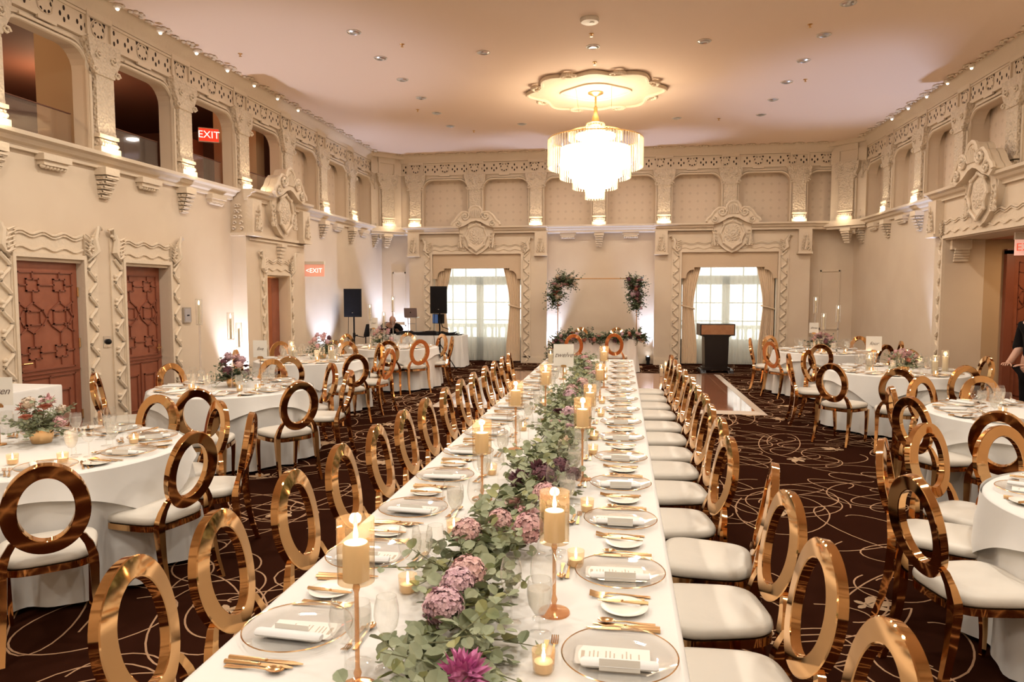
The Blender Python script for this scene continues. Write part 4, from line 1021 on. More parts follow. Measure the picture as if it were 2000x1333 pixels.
mb = MB(); mb.tube([(GX(1.5 + .1 * k), 1.5 + .1 * k, TZ + .02 + .01 * math.sin(k)) for k in range(90)], .012, 6); mb.obj('woody_stem', [M['stem']], gar)
# table centrepieces
def centre(c, z, label, seed, R_=.19, cols=('pink', 'blush', 'lilac', 'plum', 'cream'), leaf='leafd', group='flower arrangements on the round tables', h=.18, nb=13):
    root = empty('flower_arrangement', (c[0], c[1], z), 0, label, 'flowers', group); r_ = random.Random(seed)
    mb = MB(); mb.lathe([(.001, 0), (.06, 0), (.075, .05), (.07, .10), (.001, .10)], 20); mb.obj('bowl', [M['goldm']], root, 50)
    mb = MB()
    for _ in range(46):
        a = r_.uniform(0, 2 * PI); e = r_.uniform(-.15, 1.3); d = (math.cos(a) * math.cos(e), math.sin(a) * math.cos(e), math.sin(e))
        sprig(mb, r_, (d[0] * .05, d[1] * .05, .10), d, R_ * r_.uniform(.7, 1.25), 4, .040, 0, 2)
    mb.v = [(p[0], p[1], max(p[2], .004)) for p in mb.v]
    tag(mb.obj('foliage', [M[leaf], M['leaf'], M['stem']], root, None, False), kind='stuff')
    for k in range(nb):
        a = k * 2.4; e = .15 + 1.2 * (k / nb); rr_ = R_ * .78
        p = (rr_ * math.cos(a) * math.cos(e), rr_ * math.sin(a) * math.cos(e), .12 + h * math.sin(e))
        kd = r_.choice(['hyd', 'rose', 'mum', 'hyd']); bloom(dict(hyd='hydrangea', rose='rose', mum='chrysanthemum')[kd], kd, p, r_.uniform(.035, .055), M[r_.choice(cols)], root, seed * 50 + k, .6)
    return root
centre((-3.95, 4.28), TZ, 'low pink carnation and eucalyptus arrangement on the foreground left round table', 1, .19, ('pink', 'blush', 'rust', 'cream'), 'leaf', nb=9)
centre((-4.22, 7.2), TZ, 'tall mauve and pink flowers on the round table by the carved doors', 2, .20, h=.22)
centre((-4.65, 10.5), TZ, 'dusky pink flowers with dark greenery on the table below the left EXIT sign', 3, .24, h=.26)
centre((-4.45, 12.8), TZ, 'pale pink flowers on the far left round table between loudspeakers', 4, .22, h=.26)
centre((3.5, 13.1), TZ, 'purple and pink flowers with dark foliage on the far right table', 5, .22, h=.2)
centre((3.60, 9.75), TZ, 'pink flowers with round eucalyptus on the table beside the right doorway', 6, .2, ('pink', 'pink', 'rust', 'blush'), 'leaf', h=.17)
# ------------------------------------------------------------------ candles
def wick_flame(parent, z, s=1.0):
    mb = MB(); mb.lathe([(.0008, 0), (.0045 * s, .008 * s), (.005 * s, .014 * s), (.003 * s, .026 * s), (.0006, .036 * s)], 10, (0, 0, z)); return mb.obj('flame', [M['flame']], parent, 60)
def hurricane(h):
    r = empty('candle_stand'); z0 = h - .165; P_ = []
    mb = MB(); mb.cap = False; mb.lathe([(.0475, z0), (.0485, z0 + .165)], 32); mb.lathe([(.0475, z0), (.008, z0 - .004)], 32)
    P_.append(mb.obj('glass_shade', [M['amber']], r, 50))
    mb = MB(); mb.lathe([(.052, 0), (.05, .006), (.012, .012), (.007, .03), (.011, .045), (.006, .06), (.006, z0 - .03), (.010, z0 - .018), (.007, z0 - .005)], 20); P_.append(mb.obj('stem', [M['amberl']], r, 50))
    mb = MB(); mb.lathe([(.034, z0 + .006), (.034, z0 + .095), (.030, z0 + .103), (.012, z0 + .106), (.001, z0 + .104)], 24); P_.append(mb.obj('pillar_candle', [M['wax']], r, 50))
    P_.append(wick_flame(r, z0 + .106, 1.3)); return proto(r, *P_)
HT = hurricane(.455); HM = hurricane(.40); HS = hurricane(.335)
hur = [(-.67, 1.70, HT), (-.205, 2.22, HM), (-.68, 3.42, HM), (-.68, 4.56, HT), (-.205, 3.88, HT), (-.23, 5.38, HS), (-.60, 5.66, HT), (-.20, 7.0, HS), (-.18, 7.72, HT), (-.68, 8.4, HM)]
for i, (x, y, p) in enumerate(sorted(hur, key=lambda t: t[1])):
    p.put((x, y, TZ), 0, 'amber glass candle stand, %s from the camera on the long table' % ORD[i], 'amber candle stands on the long table', 'candle stand')
    z = TZ + {id(HT): .455, id(HM): .40, id(HS): .335}[id(p)]
    lamp('candle_lamp', 'POINT', (x, y, z - .028), 1.2, (1, .80, .55), .016)
def votive():
    r = empty('votive_candle'); mb = MB(); mb.cap = False; mb.lathe([(.026, .002), (.030, .01), (.033, .062)], 20); a = mb.obj('glass_cup', [thin_glass('votive_glass', (.97, .85, .7), .9, .04, .16, (.95, .7, .45))], r, 60)
    mb = MB(); mb.lathe([(.001, .004), (.024, .004), (.026, .03), (.001, .031)], 16); b = mb.obj('tealight', [M['wax']], r, 50); return proto(r, a, b, wick_flame(r, .031, 1.0))
VO = votive()
vi = 0
for (x, y) in [(-.20, 1.86), (-.16, 2.62), (-.72, 2.3), (-.70, 2.9), (-.15, 3.3), (-.72, 3.9), (-.17, 4.5), (-.18, 4.95), (-.72, 5.2), (-.16, 5.9), (-.70, 6.4), (-.17, 6.6), (-.72, 7.2), (-.70, 8.9), (-.18, 8.4), (-.2, 9.2)]:
    VO.put((x, y, TZ), 0, 'small glass votive, %s along the centre of the long table' % ORD[vi], 'votives on the long table', 'candle'); vi += 1
vor = dict(T1=[(-3.35, 3.78), (-3.30, 4.35), (-3.62, 3.7)], T2=[(-4.35, 6.70), (-3.95, 6.85), (-3.8, 6.95), (-4.5, 6.85)], T3=[(-4.5, 10.0), (-4.3, 10.2), (-4.95, 9.9)], T4=[(-4.6, 12.5), (-4.1, 12.6), (-3.9, 12.8)],
           T5=[(3.4, 12.75), (3.8, 12.8), (3.2, 12.9)], T6=[(3.35, 9.5), (3.55, 9.42), (3.85, 9.4), (3.2, 9.7)], T7=[(3.4, 6.2), (3.2, 6.5)], T8=[(2.5, 3.6)])
for k, ps in vor.items():
    for i, (x, y) in enumerate(ps):
        VO.put((x, y, TZ), 0, 'small glass votive, %s of those glowing on the %s' % (ORD[i], TABS[k][1]), 'votives on the ' + TABS[k][1], 'candle')
    x, y = ps[0]; lamp('candle_lamp', 'POINT', (x, y, TZ + .16), .8, (1, .6, .3), .06)
def taper(h):
    r = empty('taper_candlestick'); mb = MB(); mb.lathe([(.05, 0), (.048, .008), (.014, .014), (.011, .02), (.011, h), (.03, h + .005), (.03, h + .012), (.001, h + .012)], 18)
    a = mb.obj('clear_column', [thin_glass('acrylic', (.92, .90, .90), .95, .03, .10, (.9, .88, .86))], r, 50); mb = MB(); mb.cap = False; mb.lathe([(.036, h), (.036, h + .30)], 24); mb.lathe([(.034, h + .30), (.034, h)], 24)
    b = mb.obj('glass_chimney', [M['glass']], r, 60); mb = MB(); mb.lathe([(.011, h + .012), (.010, h + .23), (.002, h + .235)], 12); c = mb.obj('taper', [M['wax']], r, 50)
    return proto(r, a, b, c, wick_flame(r, h + .235, 1.4))
TA = {h: taper(h) for h in (.38, .52, .66)}
for i, (x, y, h, w_) in enumerate([(-4.77, 7.45, .66, 'tallest clear taper candlestick on the round table by the carved doors'), (-4.18, 7.10, .52, 'middle clear taper candlestick on the round table by the carved doors'), (-4.46, 7.75, .38, 'shortest clear taper candlestick on the round table by the carved doors'),
        (-4.62, 12.60, .52, 'left clear taper candlestick on the far left round table'), (-4.30, 12.45, .38, 'middle clear taper candlestick on the far left round table'), (-4.34, 13.10, .66, 'right tallest clear taper candlestick on the far left round table'),
        (3.42, 13.30, .66, 'left tallest clear taper candlestick on the far right table'), (3.47, 12.95, .38, 'middle shortest clear taper candlestick on the far right table'), (3.69, 12.90, .52, 'right clear taper candlestick on the far right table')]):
    TA[h].put((x, y, TZ), 0, w_, 'clear taper candlesticks', 'candlestick')
def vasecandle(h, hc, r0=.045):
    r = empty('pillar_candle_vase'); mb = MB(); mb.cap = False; mb.lathe([(r0, .002), (r0, h)], 24); mb.lathe([(r0 - .002, h), (r0 - .002, .004)], 24); a = mb.obj('glass_cylinder', [M['glass']], r, 60)
    mb = MB(); mb.lathe([(.001, .004), (r0 - .012, .004), (r0 - .012, hc), (.001, hc)], 20); return proto(r, a, mb.obj('pillar_candle', [M['wax']], r, 50), wick_flame(r, hc, 1.2))
VA, VBc = vasecandle(.24, .17), vasecandle(.30, .22)
for p, x, y, w_ in [(VBc, -4.98, 10.15, 'pillar candle in tall glass cylinder on the table below the left EXIT sign'), (VA, -4.86, 9.95, 'shorter pillar candle vase on the table below the left EXIT sign'), (VA, -4.30, 10.05, 'pillar candle vase right of the flowers below the left EXIT sign'),
                    (VBc, 4.10, 9.75, 'tallest pillar candle vase on the table beside the right doorway'), (VA, 3.92, 9.6, 'lower pillar candle vase on the table beside the right doorway'), (VA, 3.22, 9.85, 'pillar candle vase left of flowers on the right doorway table'),
                    (VA, .85, 15.2, 'leftmost floor pillar candle by the sweetheart table corner'), (VBc, .95, 15.35, 'middle floor pillar candle by the sweetheart table corner'), (VA, 1.07, 15.2, 'right floor pillar candle by the sweetheart table corner'), (VA, 1.0, 15.05, 'front floor pillar candle by the sweetheart table corner'), (VA, -.98, 9.9, 'pillar candle vase at the far end of the long table')]:
    p.put((x, y, TZ if y < 14 else .0325), 0, w_, 'pillar candle vases', 'candle'); lamp('candle_lamp', 'POINT', (x, y, (TZ if y < 14 else .03) + .25), .5, (1, .6, .3), .03)
# ------------------------------------------------------------------ table number cards
def card(c, z, wd, ht, txt, label, yaw=0, stem=.18):
    r = empty('table_number_card', (c[0], c[1], z), yaw, label, 'sign')
    mb = MB(); mb.lathe([(.04, 0), (.038, .008), (.004, .012), (.004, stem)], 14); mb.box(-.03, .03, -.006, .006, stem - .005, stem + .02); mb.obj('stand', [M['goldm']], r, 40)
    MB().box(-wd / 2, wd / 2, -.0015, .0015, stem + .012, stem + .012 + ht).obj('card', [M['paper']], r)
    textobj('lettering', txt, wd * .34, M['ink'], r, (0, -.003, stem + .012 + ht * .5), (PI / 2, 0, 0), .45, .0004)
    MB().box(-.024, .024, -.007, -.003, stem + .006, stem + .024).obj('clip', [M['goldm']], r)
card((-.635, 7.9), TZ, .225, .245, 'twelve', 'square white card reading twelve in script on the long table', R(5), .20)
card((-4.17, 4.17), TZ, .20, .19, 'seven', 'white card reading seven in script at the left picture edge', R(12), .26)
card((-3.98, 7.35), TZ, .155, .19, 'five', 'cream card reading five in script on the table by the carved doors', R(8), .30)
card((-4.66, 12.9), TZ, .16, .20, 'two', 'cream card reading two in script on the far left table', R(5), .34)
card((3.27, 9.85), TZ, .19, .19, 'four', 'cream card reading four in script on the table beside the right doorway', R(-5), .26)
card((3.3, 12.9), TZ, .15, .18, 'three', 'cream card reading three in script on the far right table', R(-5), .32)
# ------------------------------------------------------------------ serving station by the first door
mb = MB(); x0, x1, y0, y1 = -6.18, -5.12, 4.75, 5.8
def drapebox(x0, x1, y0, y1, h, amp=.02, f=1.0, seed=0):
    mb = MB(); n_ = 200; vs = []; P_ = 2 * (x1 - x0 + y1 - y0)
    def walk(t):
        s = (t % 1) * P_; a, b = x1 - x0, y1 - y0
        if s < a: return (x0 + s, y0), (0, -1)
        s -= a
        if s < b: return (x1, y0 + s), (1, 0)
        s -= b
        if s < a: return (x1 - s, y1), (0, 1)
        return (x0, y1 - (s - a)), (-1, 0)
    for o_, z in [(-.012, h), (0, h - .004), (.006, h - .02), (.012, h * .6), (.03, h * .3), (.05, .02)]:
        for i in range(n_):
            (x, y), (nx, ny) = walk(i / n_); k = max(0, (h - z) / h); g = amp * k * (math.sin(i * P_ * .16 * f) + .5 * math.sin(i * P_ * .07 + seed)); vs.append((x + nx * (o_ + g), y + ny * (o_ + g), z))
    mb.add(vs, [(j * n_ + i, j * n_ + (i + 1) % n_, (j + 1) * n_ + (i + 1) % n_, (j + 1) * n_ + i) for j in range(5) for i in range(n_)])
    mb.add([(x0 + .012, y0 + .012, h), (x1 - .012, y0 + .012, h), (x1 - .012, y1 - .012, h), (x0 + .012, y1 - .012, h)], [(0, 1, 2, 3)]); return mb
tag(drapebox(x0, x1, y0, y1, .95).obj('draped_station', [M['cloth']], None, 50), 'high serving station under a white cloth before the first carved door', 'table')
mb = MB(); mb.lathe([(.001, .0), (.06, .0), (.09, .01), (.088, .014), (.001, .006)], 24); o = mb.obj('plate', [M['goldm']], None, 50); o.location = (-5.55, 5.0, .952); tag(o, 'small gold dish on the high white serving station', 'plate')
# ------------------------------------------------------------------ chandelier
ch = empty('chandelier', (-.48, 12.65, 0), 0, 'large tiered crystal chandelier glowing white on a brass stem', 'chandelier')
mb = MB(); mb.lathe([(.13, 5.27), (.135, 5.25), (.05, 5.215), (.02, 5.20)], 24); mb.obj('ceiling_canopy', [M['brass']], ch, 40)
mb = MB()
for k in range(6): mb.lathe([(.012 + .006 * math.cos(t), .0175 * math.sin(t)) for t in [i * PI / 4 for i in range(8)]], 8, (0, 0, 5.19 - .03 * k), closed=True)
mb.lathe([(.012, 5.22), (.012, 5.0)], 8); mb.lathe([(.03, 5.02), (.035, 4.90), (.055, 4.86), (.075, 4.76), (.08, 4.72), (.001, 4.72)], 16); mb.obj('stem', [M['brass']], ch, 40)
core = emat('lamp_glow', (1.0, .82, .60), 10)
TI = [(.155, 4.73, 4.58), (.46, 4.59, 4.46), (.82, 4.47, 3.97), (.61, 4.02, 3.79), (.38, 3.84, 3.61), (.16, 3.66, 3.43)]
rodm = thin_glass('crystal', (.97, .93, .85), 1.0, .08, .34, (.98, .88, .7))
for i, (r, z1, z0) in enumerate(TI):
    mb = MB(); n_ = max(20, int(r * 105))
    for k in range(n_):
        a = 2 * PI * k / n_; x, y = r * math.cos(a), r * math.sin(a); w_ = .014
        pts = [(x + w_ * math.cos(a + t), y + w_ * math.sin(a + t)) for t in (0, PI / 2, PI, 1.5 * PI)]
        mb.prism(pts, z0, z1 - .01, 0, axis=2)
    t_ = mb.obj('crystal_tier', [rodm], ch)
    mb = MB(); mb.lathe([(r + .012 * math.cos(t), z1 + .010 * math.sin(t)) for t in (0, 1.57, 3.14, 4.71)], 48, closed=True); mb.obj('tier_ring', [M['brass']], t_, 40)
    mb = MB(); mb.lathe([(.001, z0 + .02), (r * .74, z0 + .03), (r * .76, z0 + .05), (r * .74, z1 - (.04 if i != 2 else .16)), (.001, z1 - (.04 if i != 2 else .16))], 40); mb.obj('lamp_core', [core], t_, 60)
lamp('chandelier_lamp', 'POINT', (0, 0, 4.95), 30, (1, .82, .56), .12, parent=ch)
for s in (-1, 1): MB().tube([(s * .28 - .05 * (s < 0), -.35, 5.3), (s * .28, -.35, 4.92)], .003, 4).obj('safety_cable', [M['brass']], ch)
# ------------------------------------------------------------------ ceiling fittings
r = empty('ceiling_downlight'); mb = MB(); mb.lathe([(.10, -.002), (.10, -.008), (.088, -.010), (.086, -.002)], 28, closed=True); a = mb.obj('trim_ring', [M['whitep']], r, 40)
mb = MB(); mb.cap = False; mb.lathe([(.087, -.006), (.06, .0), (.03, .0)], 24); mb.lathe([(.086, -.006), (.06, -.022), (.035, -.010), (.001, -.014)], 24); b = mb.obj('reflector', [M['silver']], r, 40)
DL = proto(r, a, b); rows = sorted({round(y) for x, y in DOWN})
for i, (x, y) in enumerate(DOWN):
    side = 'left row' if x < -3 else 'right row' if x > 2 else 'between the rows'
    if 'row' in side and 'between' not in side: w_ = 'round recessed downlight, %s from the camera in the %s' % (ORD[sorted({yy for xx, yy in DOWN if abs(xx - x) < .1}).index(y)], side)
    else: w_ = {-2.03: 'round recessed downlight left of the ceiling rose, nearer one', -2.08: 'round recessed downlight beyond and left of the chandelier', 1.1: 'round recessed downlight right of the ceiling rose, nearer one', 1.06: 'round recessed downlight beyond and right of the chandelier', -.44: 'round recessed downlight just in front of the ceiling rose'}[x]
    DL.put((x, y, CEIL), 0, w_, 'ceiling downlights', 'downlight')
mb = MB(); mb.lathe([(.12, 0), (.125, -.02), (.11, -.05), (.001, -.055)], 28); mb.lathe([(.03, -.05), (.032, -.06), (.001, -.062)], 16, (.03, 0, 0)); o = mb.obj('smoke_detector', [M['whitep']], None, 40); o.location = (-.44, 9.36, CEIL); tag(o, 'round white detector on the ceiling in front of the chandelier', 'detector')
r = empty('sprinkler'); mb = MB(); mb.lathe([(.035, 0), (.03, -.006), (.01, -.01), (.008, -.035), (.022, -.038), (.02, -.042), (.001, -.043)], 12); a = mb.obj('sprinkler_head', [M['brass']], r, 40); SP = proto(r, a)
for i, (x, y, w_) in enumerate([(-.44, 9.9, 'before the downlight in front of chandelier'), (-.44, 11.1, 'just in front of the ceiling rose'), (-5.57, 9.92, 'near the left cornice'), (2.4, 10.0, 'near right row, closest'), (2.95, 12.5, 'beside the right row of downlights'), (-3.9, 13.4, 'beside the left row of downlights'), (-3.1, 9.9, 'between left row and centre'), (1.9, 15.0, 'right of chandelier, far end'), (-3.2, 15.3, 'far left by the end wall')]):
    SP.put((x, y, CEIL), 0, 'small ceiling sprinkler ' + w_, 'ceiling sprinklers', 'sprinkler')
r = empty('cornice_spotlight'); mb = MB(); mb.lathe([(.04, .02), (.045, -.01), (.02, -.03), (.001, -.03)], 14); a = mb.obj('housing', [M['whitep']], r, 40); b = MB().ball((0, 0, -.03), .022, 8, 5).obj('bulb', [emat('spot_bulb', (1, .85, .62), 9)], r, 60); CS = proto(r, a, b)
for i in range(7): CS.put((XL + .30, 7.9 + .8 * i, 5.22), 0, 'tiny lit spotlight on the left cornice, %s from the camera' % ORD[i], 'left cornice spotlights', 'spotlight')
for i in range(5): CS.put((XR - .30, 11.9 + .8 * i, 5.22), 0, 'tiny lit spotlight on the right cornice, %s from the camera' % ORD[i], 'right cornice spotlights', 'spotlight')
# ------------------------------------------------------------------ sweetheart table, arch, flowers
tag((lambda mb: mb)(drapebox(-1.42, .34, 15.95, 16.6, .76, .03, 1.4)).obj('sweetheart_table', [M['cloth']], None, 50), 'small draped sweetheart table in front of the flower arch', 'table')
ar = empty('flower_arch', (0, 0, 0), 0, 'thin copper frame arch behind the sweetheart table', 'arch')
MB().tube([(-1.53, 17.2, .02), (-1.53, 17.2, 2.13)], .012, 8).obj('post', [M['goldm']], ar); MB().tube([(.36, 17.2, .02), (.36, 17.2, 2.13)], .012, 8).obj('post', [M['goldm']], ar)
MB().tube([(-1.53, 17.2, 2.13), (.36, 17.2, 2.13)], .012, 8).obj('crossbar', [M['goldm']], ar); MB().box(-1.68, -1.38, 17.0, 17.4, 0, .02).obj('foot_plate', [M['goldm']], ar); MB().box(.21, .51, 17.0, 17.4, 0, .02).obj('foot_plate', [M['goldm']], ar)
def cluster(name, pts, label, seed, cols, nleaf=70, rl=.28, br=(.045, .075), cat='flowers'):
    root = empty(name, pts[0], 0, label, cat); r_ = random.Random(seed); o = Vector(pts[0]); mb = MB()
    for _ in range(nleaf):
        k = r_.random() * (len(pts) - 1); i = int(k); p = Vector(pts[i]).lerp(Vector(pts[i + 1]), k - i) - o
        sprig(mb, r_, p + rv(r_) * .04, rv(r_, .1), rl * r_.uniform(.5, 1.1), 5, .052, 0, 2)
    tag(mb.obj('foliage', [M['leafd'], M['leaf'], M['stem']], root, None, False), kind='stuff')
    n_ = 6 * (len(pts) - 1) + 4
    for k in range(n_):
        q = (k + .5) / n_ * (len(pts) - 1); i = int(q); p = Vector(pts[i]).lerp(Vector(pts[i + 1]), q - i) - o + Vector((r_.uniform(-1, 1), -r_.uniform(.5, 1), r_.uniform(-1, 1))) * rl * .42
        kd = r_.choice(['hyd', 'rose', 'mum', 'rose']); bloom(dict(hyd='hydrangea', rose='rose', mum='chrysanthemum')[kd], kd, p, r_.uniform(*br), M[r_.choice(cols)], root, seed * 77 + k, .7)
cluster('flower_cluster', [(-1.58, 17.15, 1.55), (-1.56, 17.15, 1.85), (-1.45, 17.15, 2.10), (-1.15, 17.15, 2.08)], 'hanging cluster of rust, pink and cream flowers on the arch, left corner', 5, ('rust', 'pink', 'cream', 'cream', 'plum', 'rust'), 260, .30, (.05, .085))
cluster('flower_cluster', [(.36, 17.15, 1.45), (.32, 17.15, 1.72), (.28, 17.15, 2.02), (.42, 17.15, 1.95)], 'hanging cluster of plum and red flowers on the arch, right corner', 6, ('plum', 'rust', 'lilac', 'plum', 'pink'), 280, .30, (.05, .085))
cluster('table_garland', [(-1.55, 15.9, .15), (-1.52, 15.85, .45), (-1.45, 15.85, .72), (-1.1, 15.9, .84), (-.6, 15.92, .76), (-.1, 15.92, .80), (.3, 16.0, .86), (.5, 16.0, .80)], 'leafy flower garland draped over the sweetheart table front', 8, ('rust', 'cream', 'lilac', 'plum', 'blush'), 380, .20, (.04, .06))
for i, (x, y, dx, dy, t) in enumerate([(-.94, 14.2, 0, 1, 'gold oval back chair glowing red in front of sweetheart table, left one'), (-.14, 14.6, .12, 1, 'gold oval back chair shining white before the sweetheart table, right one'), (-.95, 17.0, 0, -1, 'gold oval back chair behind the sweetheart table, left one'), (-.1, 17.0, 0, -1, 'gold oval back chair behind the sweetheart table, right one')]):
    chair_at(x, y, dx, dy, t, 'sweetheart table chairs')
# ------------------------------------------------------------------ uplights
r = empty('uplight'); mb = MB(); mb.box(-.14, .14, -.05, .05, .10, .20); a = mb.obj('housing', [M['black']], r); mb = MB()
for k in range(4): mb.lathe([(.001, .202), (.026, .202)], 14, (-.10 + .066 * k, 0, 0))
b = mb.obj('lens', [emat('led', (.75, .85, 1), 12)], r); mb = MB(); mb.box(-.16, -.145, -.04, .04, 0, .17); mb.box(.145, .16, -.04, .04, 0, .17); mb.box(-.16, .16, -.04, .04, 0, .012); c = mb.obj('yoke', [M['black']], r); UL = proto(r, a, b, c)
for i, (x, y, rx, ry, e, w_, sp) in enumerate([(-1.74, 18.0, 3, -1, 380, 'left corner of central niche', 55), (.67, 18.0, 3, 1, 380, 'right corner of central niche', 55), (-5.64, 17.95, 4, -4, 320, 'corner behind the disc jockey table', 80),
        (-6.14, 10.58, 0, 8, 360, 'left wall just before the left bay', 70), (5.34, 13.25, 0, -10, 420, 'right wall beyond the doorway', 70), (-5.6, 14.3, 0, -28, 160, 'left wall behind the left loudspeaker', 80)]):
    o = UL.put((x, y, .0), 0 if not ry else PI / 2, 'black uplight on the floor at the ' + w_, 'uplights', 'uplight')
    d = Vector((math.sin(R(ry)), -math.sin(R(rx)), 1)).normalized(); q_ = d.to_track_quat('-Z', 'Y').to_euler()
    lamp('uplight_lamp', 'SPOT', (x, y, .23), e, COOL if i != 3 else (.72, .78, 1), .05, q_, None, sp, .7)
# ------------------------------------------------------------------ loudspeakers
def speaker(x, y, rz, zb, lab, lab2):
    s = empty('loudspeaker_stand', (x, y, 0), rz, 'black tripod stand under the ' + lab2, 'stand', 'loudspeaker stands')
    MB().tube([(0, 0, .12), (0, 0, zb)], .018, 10).obj('pole', [M['black']], s); MB().lathe([(.03, .8), (.03, .9)], 12).tube([(.02, 0, .85), (.08, 0, .85)], .012, 6).obj('clamp', [M['black']], s)
    for k in range(3):
        a = k * 2 * PI / 3 + .5; MB().tube([(0, 0, .62), (.40 * math.cos(a), .40 * math.sin(a), .012)], .012, 6).tube([(0, 0, .2), (.20 * math.cos(a), .20 * math.sin(a), .31)], .008, 6).obj('leg', [M['black']], s)
    r = empty('loudspeaker', (x, y, zb), rz, lab, 'loudspeaker', 'loudspeakers'); h = .62
    mb = MB(); mb.prism([(-.19, -.16), (.19, -.16), (.16, .10), (.10, .18), (-.10, .18), (-.16, .10)], 0, h, 0, axis=2); mb.box(-.185, .185, -.17, -.155, h - .03, h); mb.obj('cabinet', [M['black']], r)
    MB().box(-.175, .175, -.172, -.16, .05, h - .03).obj('grille', [M['blackm']], r); MB().lathe([(.001, 0), (.015, 0), (.015, .01), (.001, .01)], 12, (0, 0, 0)).obj('badge', [M['silver']], r).location = (0, -.176, .09)
    mb = MB(); mb.tube([(-.12, .0, 0), (-.14, .02, -.5), (-.1, .05, -1.0), (-.2, .1, -zb + .02)], .006, 5); mb.obj('cable', [M['black']], r)
speaker(-5.87, 15.0, R(12), 1.26, 'black loudspeaker near the left wall', 'left loudspeaker')
speaker(-4.12, 15.8, R(6), 1.32, 'black loudspeaker in front of the left window drape', 'loudspeaker by the left window')
bx = drapebox(-5.75, -3.75, 16.45, 17.1, .76, .02, 1.2); tag(bx.obj('dj_table', [M['cloth']], None, 50), 'draped table holding the disc jockey equipment', 'table')
# mixing desk
r = empty('mixing_desk', (-4.9, 16.75, .765), 0, 'black disc jockey console on the draped table', 'console'); MB().box(-.5, .5, -.22, .22, 0, .075).obj('console_body', [M['black']], r)
for s in (-1, 1): MB().lathe([(.14, .075), (.14, .09), (.12, .095), (.001, .095)], 28, (s * .3, 0, 0)).obj('jog_wheel', [M['black']], r, 40)
mb = MB()
for k in range(12): mb.lathe([(.012, .075), (.010, .10)], 8, (-.08 + .032 * (k % 6), -.12 + .12 * (k // 6), 0))
mb.obj('knob', [M['silver']], r)
r = empty('laptop_stand', (-5.02, 16.6, .762), 0, 'slim silver stand raising the laptop', 'stand'); mb = MB()
for s in (-1, 1): mb.tube([(s * .10, 0, .0), (s * .10, 0, .42)], .010, 6); mb.tube([(s * .10, -.12, .008), (s * .10, .12, .008)], .009, 6)
mb.tube([(-.10, 0, .28), (.10, 0, .28)], .008, 6); mb.box(-.14, .14, -.1, .1, .42, .428); mb.obj('frame', [M['silver']], r)
r = empty('laptop', (-5.02, 16.6, 1.192), 0, 'open silver laptop seen from behind on the disc jockey table', 'laptop'); MB().box(-.16, .16, -.10, .12, 0, .012).obj('keyboard_base', [M['silver']], r)
lidm = MB(lambda x, y, z: (x, -.10 - z * .18 + y, z + .012)); lidm.box(-.16, .16, -.004, .004, 0, .22); lidm.obj('lid', [mat('laptop_lid', (.42, .32, .30), .35, .8)], r); lm = MB(lambda x, y, z: (x, -.10 - z * .18 + y, z + .012)); lm.ball((0, -.006, .115), .017, 10, 6, 0, (1, .15, 1)); lm.obj('lid_logo', [M['black']], r, 50)
r = empty('cable_heap', (-4.1, 16.7, .765), 0, 'tangle of black cables and small gear beside the console', 'cables'); q = random.Random(9); mb = MB()
for k in range(9): mb.tube([(q.uniform(-.3, .3), q.uniform(-.15, .15), .01 + q.uniform(0, .09) * (j % 2)) for j in range(6)], .008, 5)
mb.obj('cable', [M['black']], r); MB().box(-.25, .1, -.1, .1, 0, .06).obj('gear_box', [M['black']], r)
r = empty('stage_light', (-3.95, 15.9, 1.2), R(-20), 'small black fixture with blue panel by the right loudspeaker', 'light'); MB().box(-.39, -.14, -.06, .06, -.12, .10).obj('housing', [M['black']], r); MB().box(-.38, -.24, -.064, -.06, -.11, .09).obj('blue_panel', [M['screen']], r); MB().tube([(-.2, .0, -.1), (-.15, .0, -.2), (.0, .02, -.25)], .01, 6).obj('arm', [M['black']], r)
r = empty('par_can', (-5.55, 15.0, .95), R(15), 'small black spotlight can beside the left loudspeaker stand', 'light'); mb = MB(lambda x, y, z: (x + z * .25, y, z)); mb.lathe([(.055, -.13), (.07, -.1), (.075, .14), (.06, .15), (.001, .15)], 18); mb.obj('can', [M['black']], r, 40); MB().tube([(-.30, 0, -.10), (-.1, 0, -.14), (0, 0, -.12)], .01, 6).obj('arm', [M['black']], r); MB().tube([(-.05, 0, -.12), (-.05, 0, -.94)], .012, 6).tube([(-.2, 0, -.94), (.1, 0, -.94)], .012, 6).obj('stand', [M['black']], r)
# ------------------------------------------------------------------ podium
r = empty('podium', (2.10, 16.45, 0), R(4), 'dark wooden lectern in front of the right window', 'lectern')
mb = MB(); mb.prism([(-.25, .12), (.25, .12), (.27, .80), (.32, .84), (-.32, .84), (-.27, .80)], -.17, .17); mb.obj('column', [M['blackw']], r)
MB().box(-.38, .38, -.26, .22, .84, 1.10).obj('top_box', [M['blackw']], r); MB().box(-.355, .355, -.268, -.26, .865, 1.08).obj('front_panel', [M['podw']], r)
mb = MB(); mb.box(-.30, .30, -.2, .2, .06, .12)
for s in (-1, 1): mb.prism([(-.30, .0), (.30, .0), (.24, .06), (.14, .09), (-.14, .09), (-.24, .06)], s * .30 - .06, s * .30 + .06, 0, axis=0)
mb.obj('base', [M['blackw']], r)
for k in range(4): MB().lathe([(.03, 0), (.035, .03), (.02, .05)], 10, ((-1) ** k * .28, -.24 + .48 * (k // 2), 0)).obj('foot', [M['black']], r)
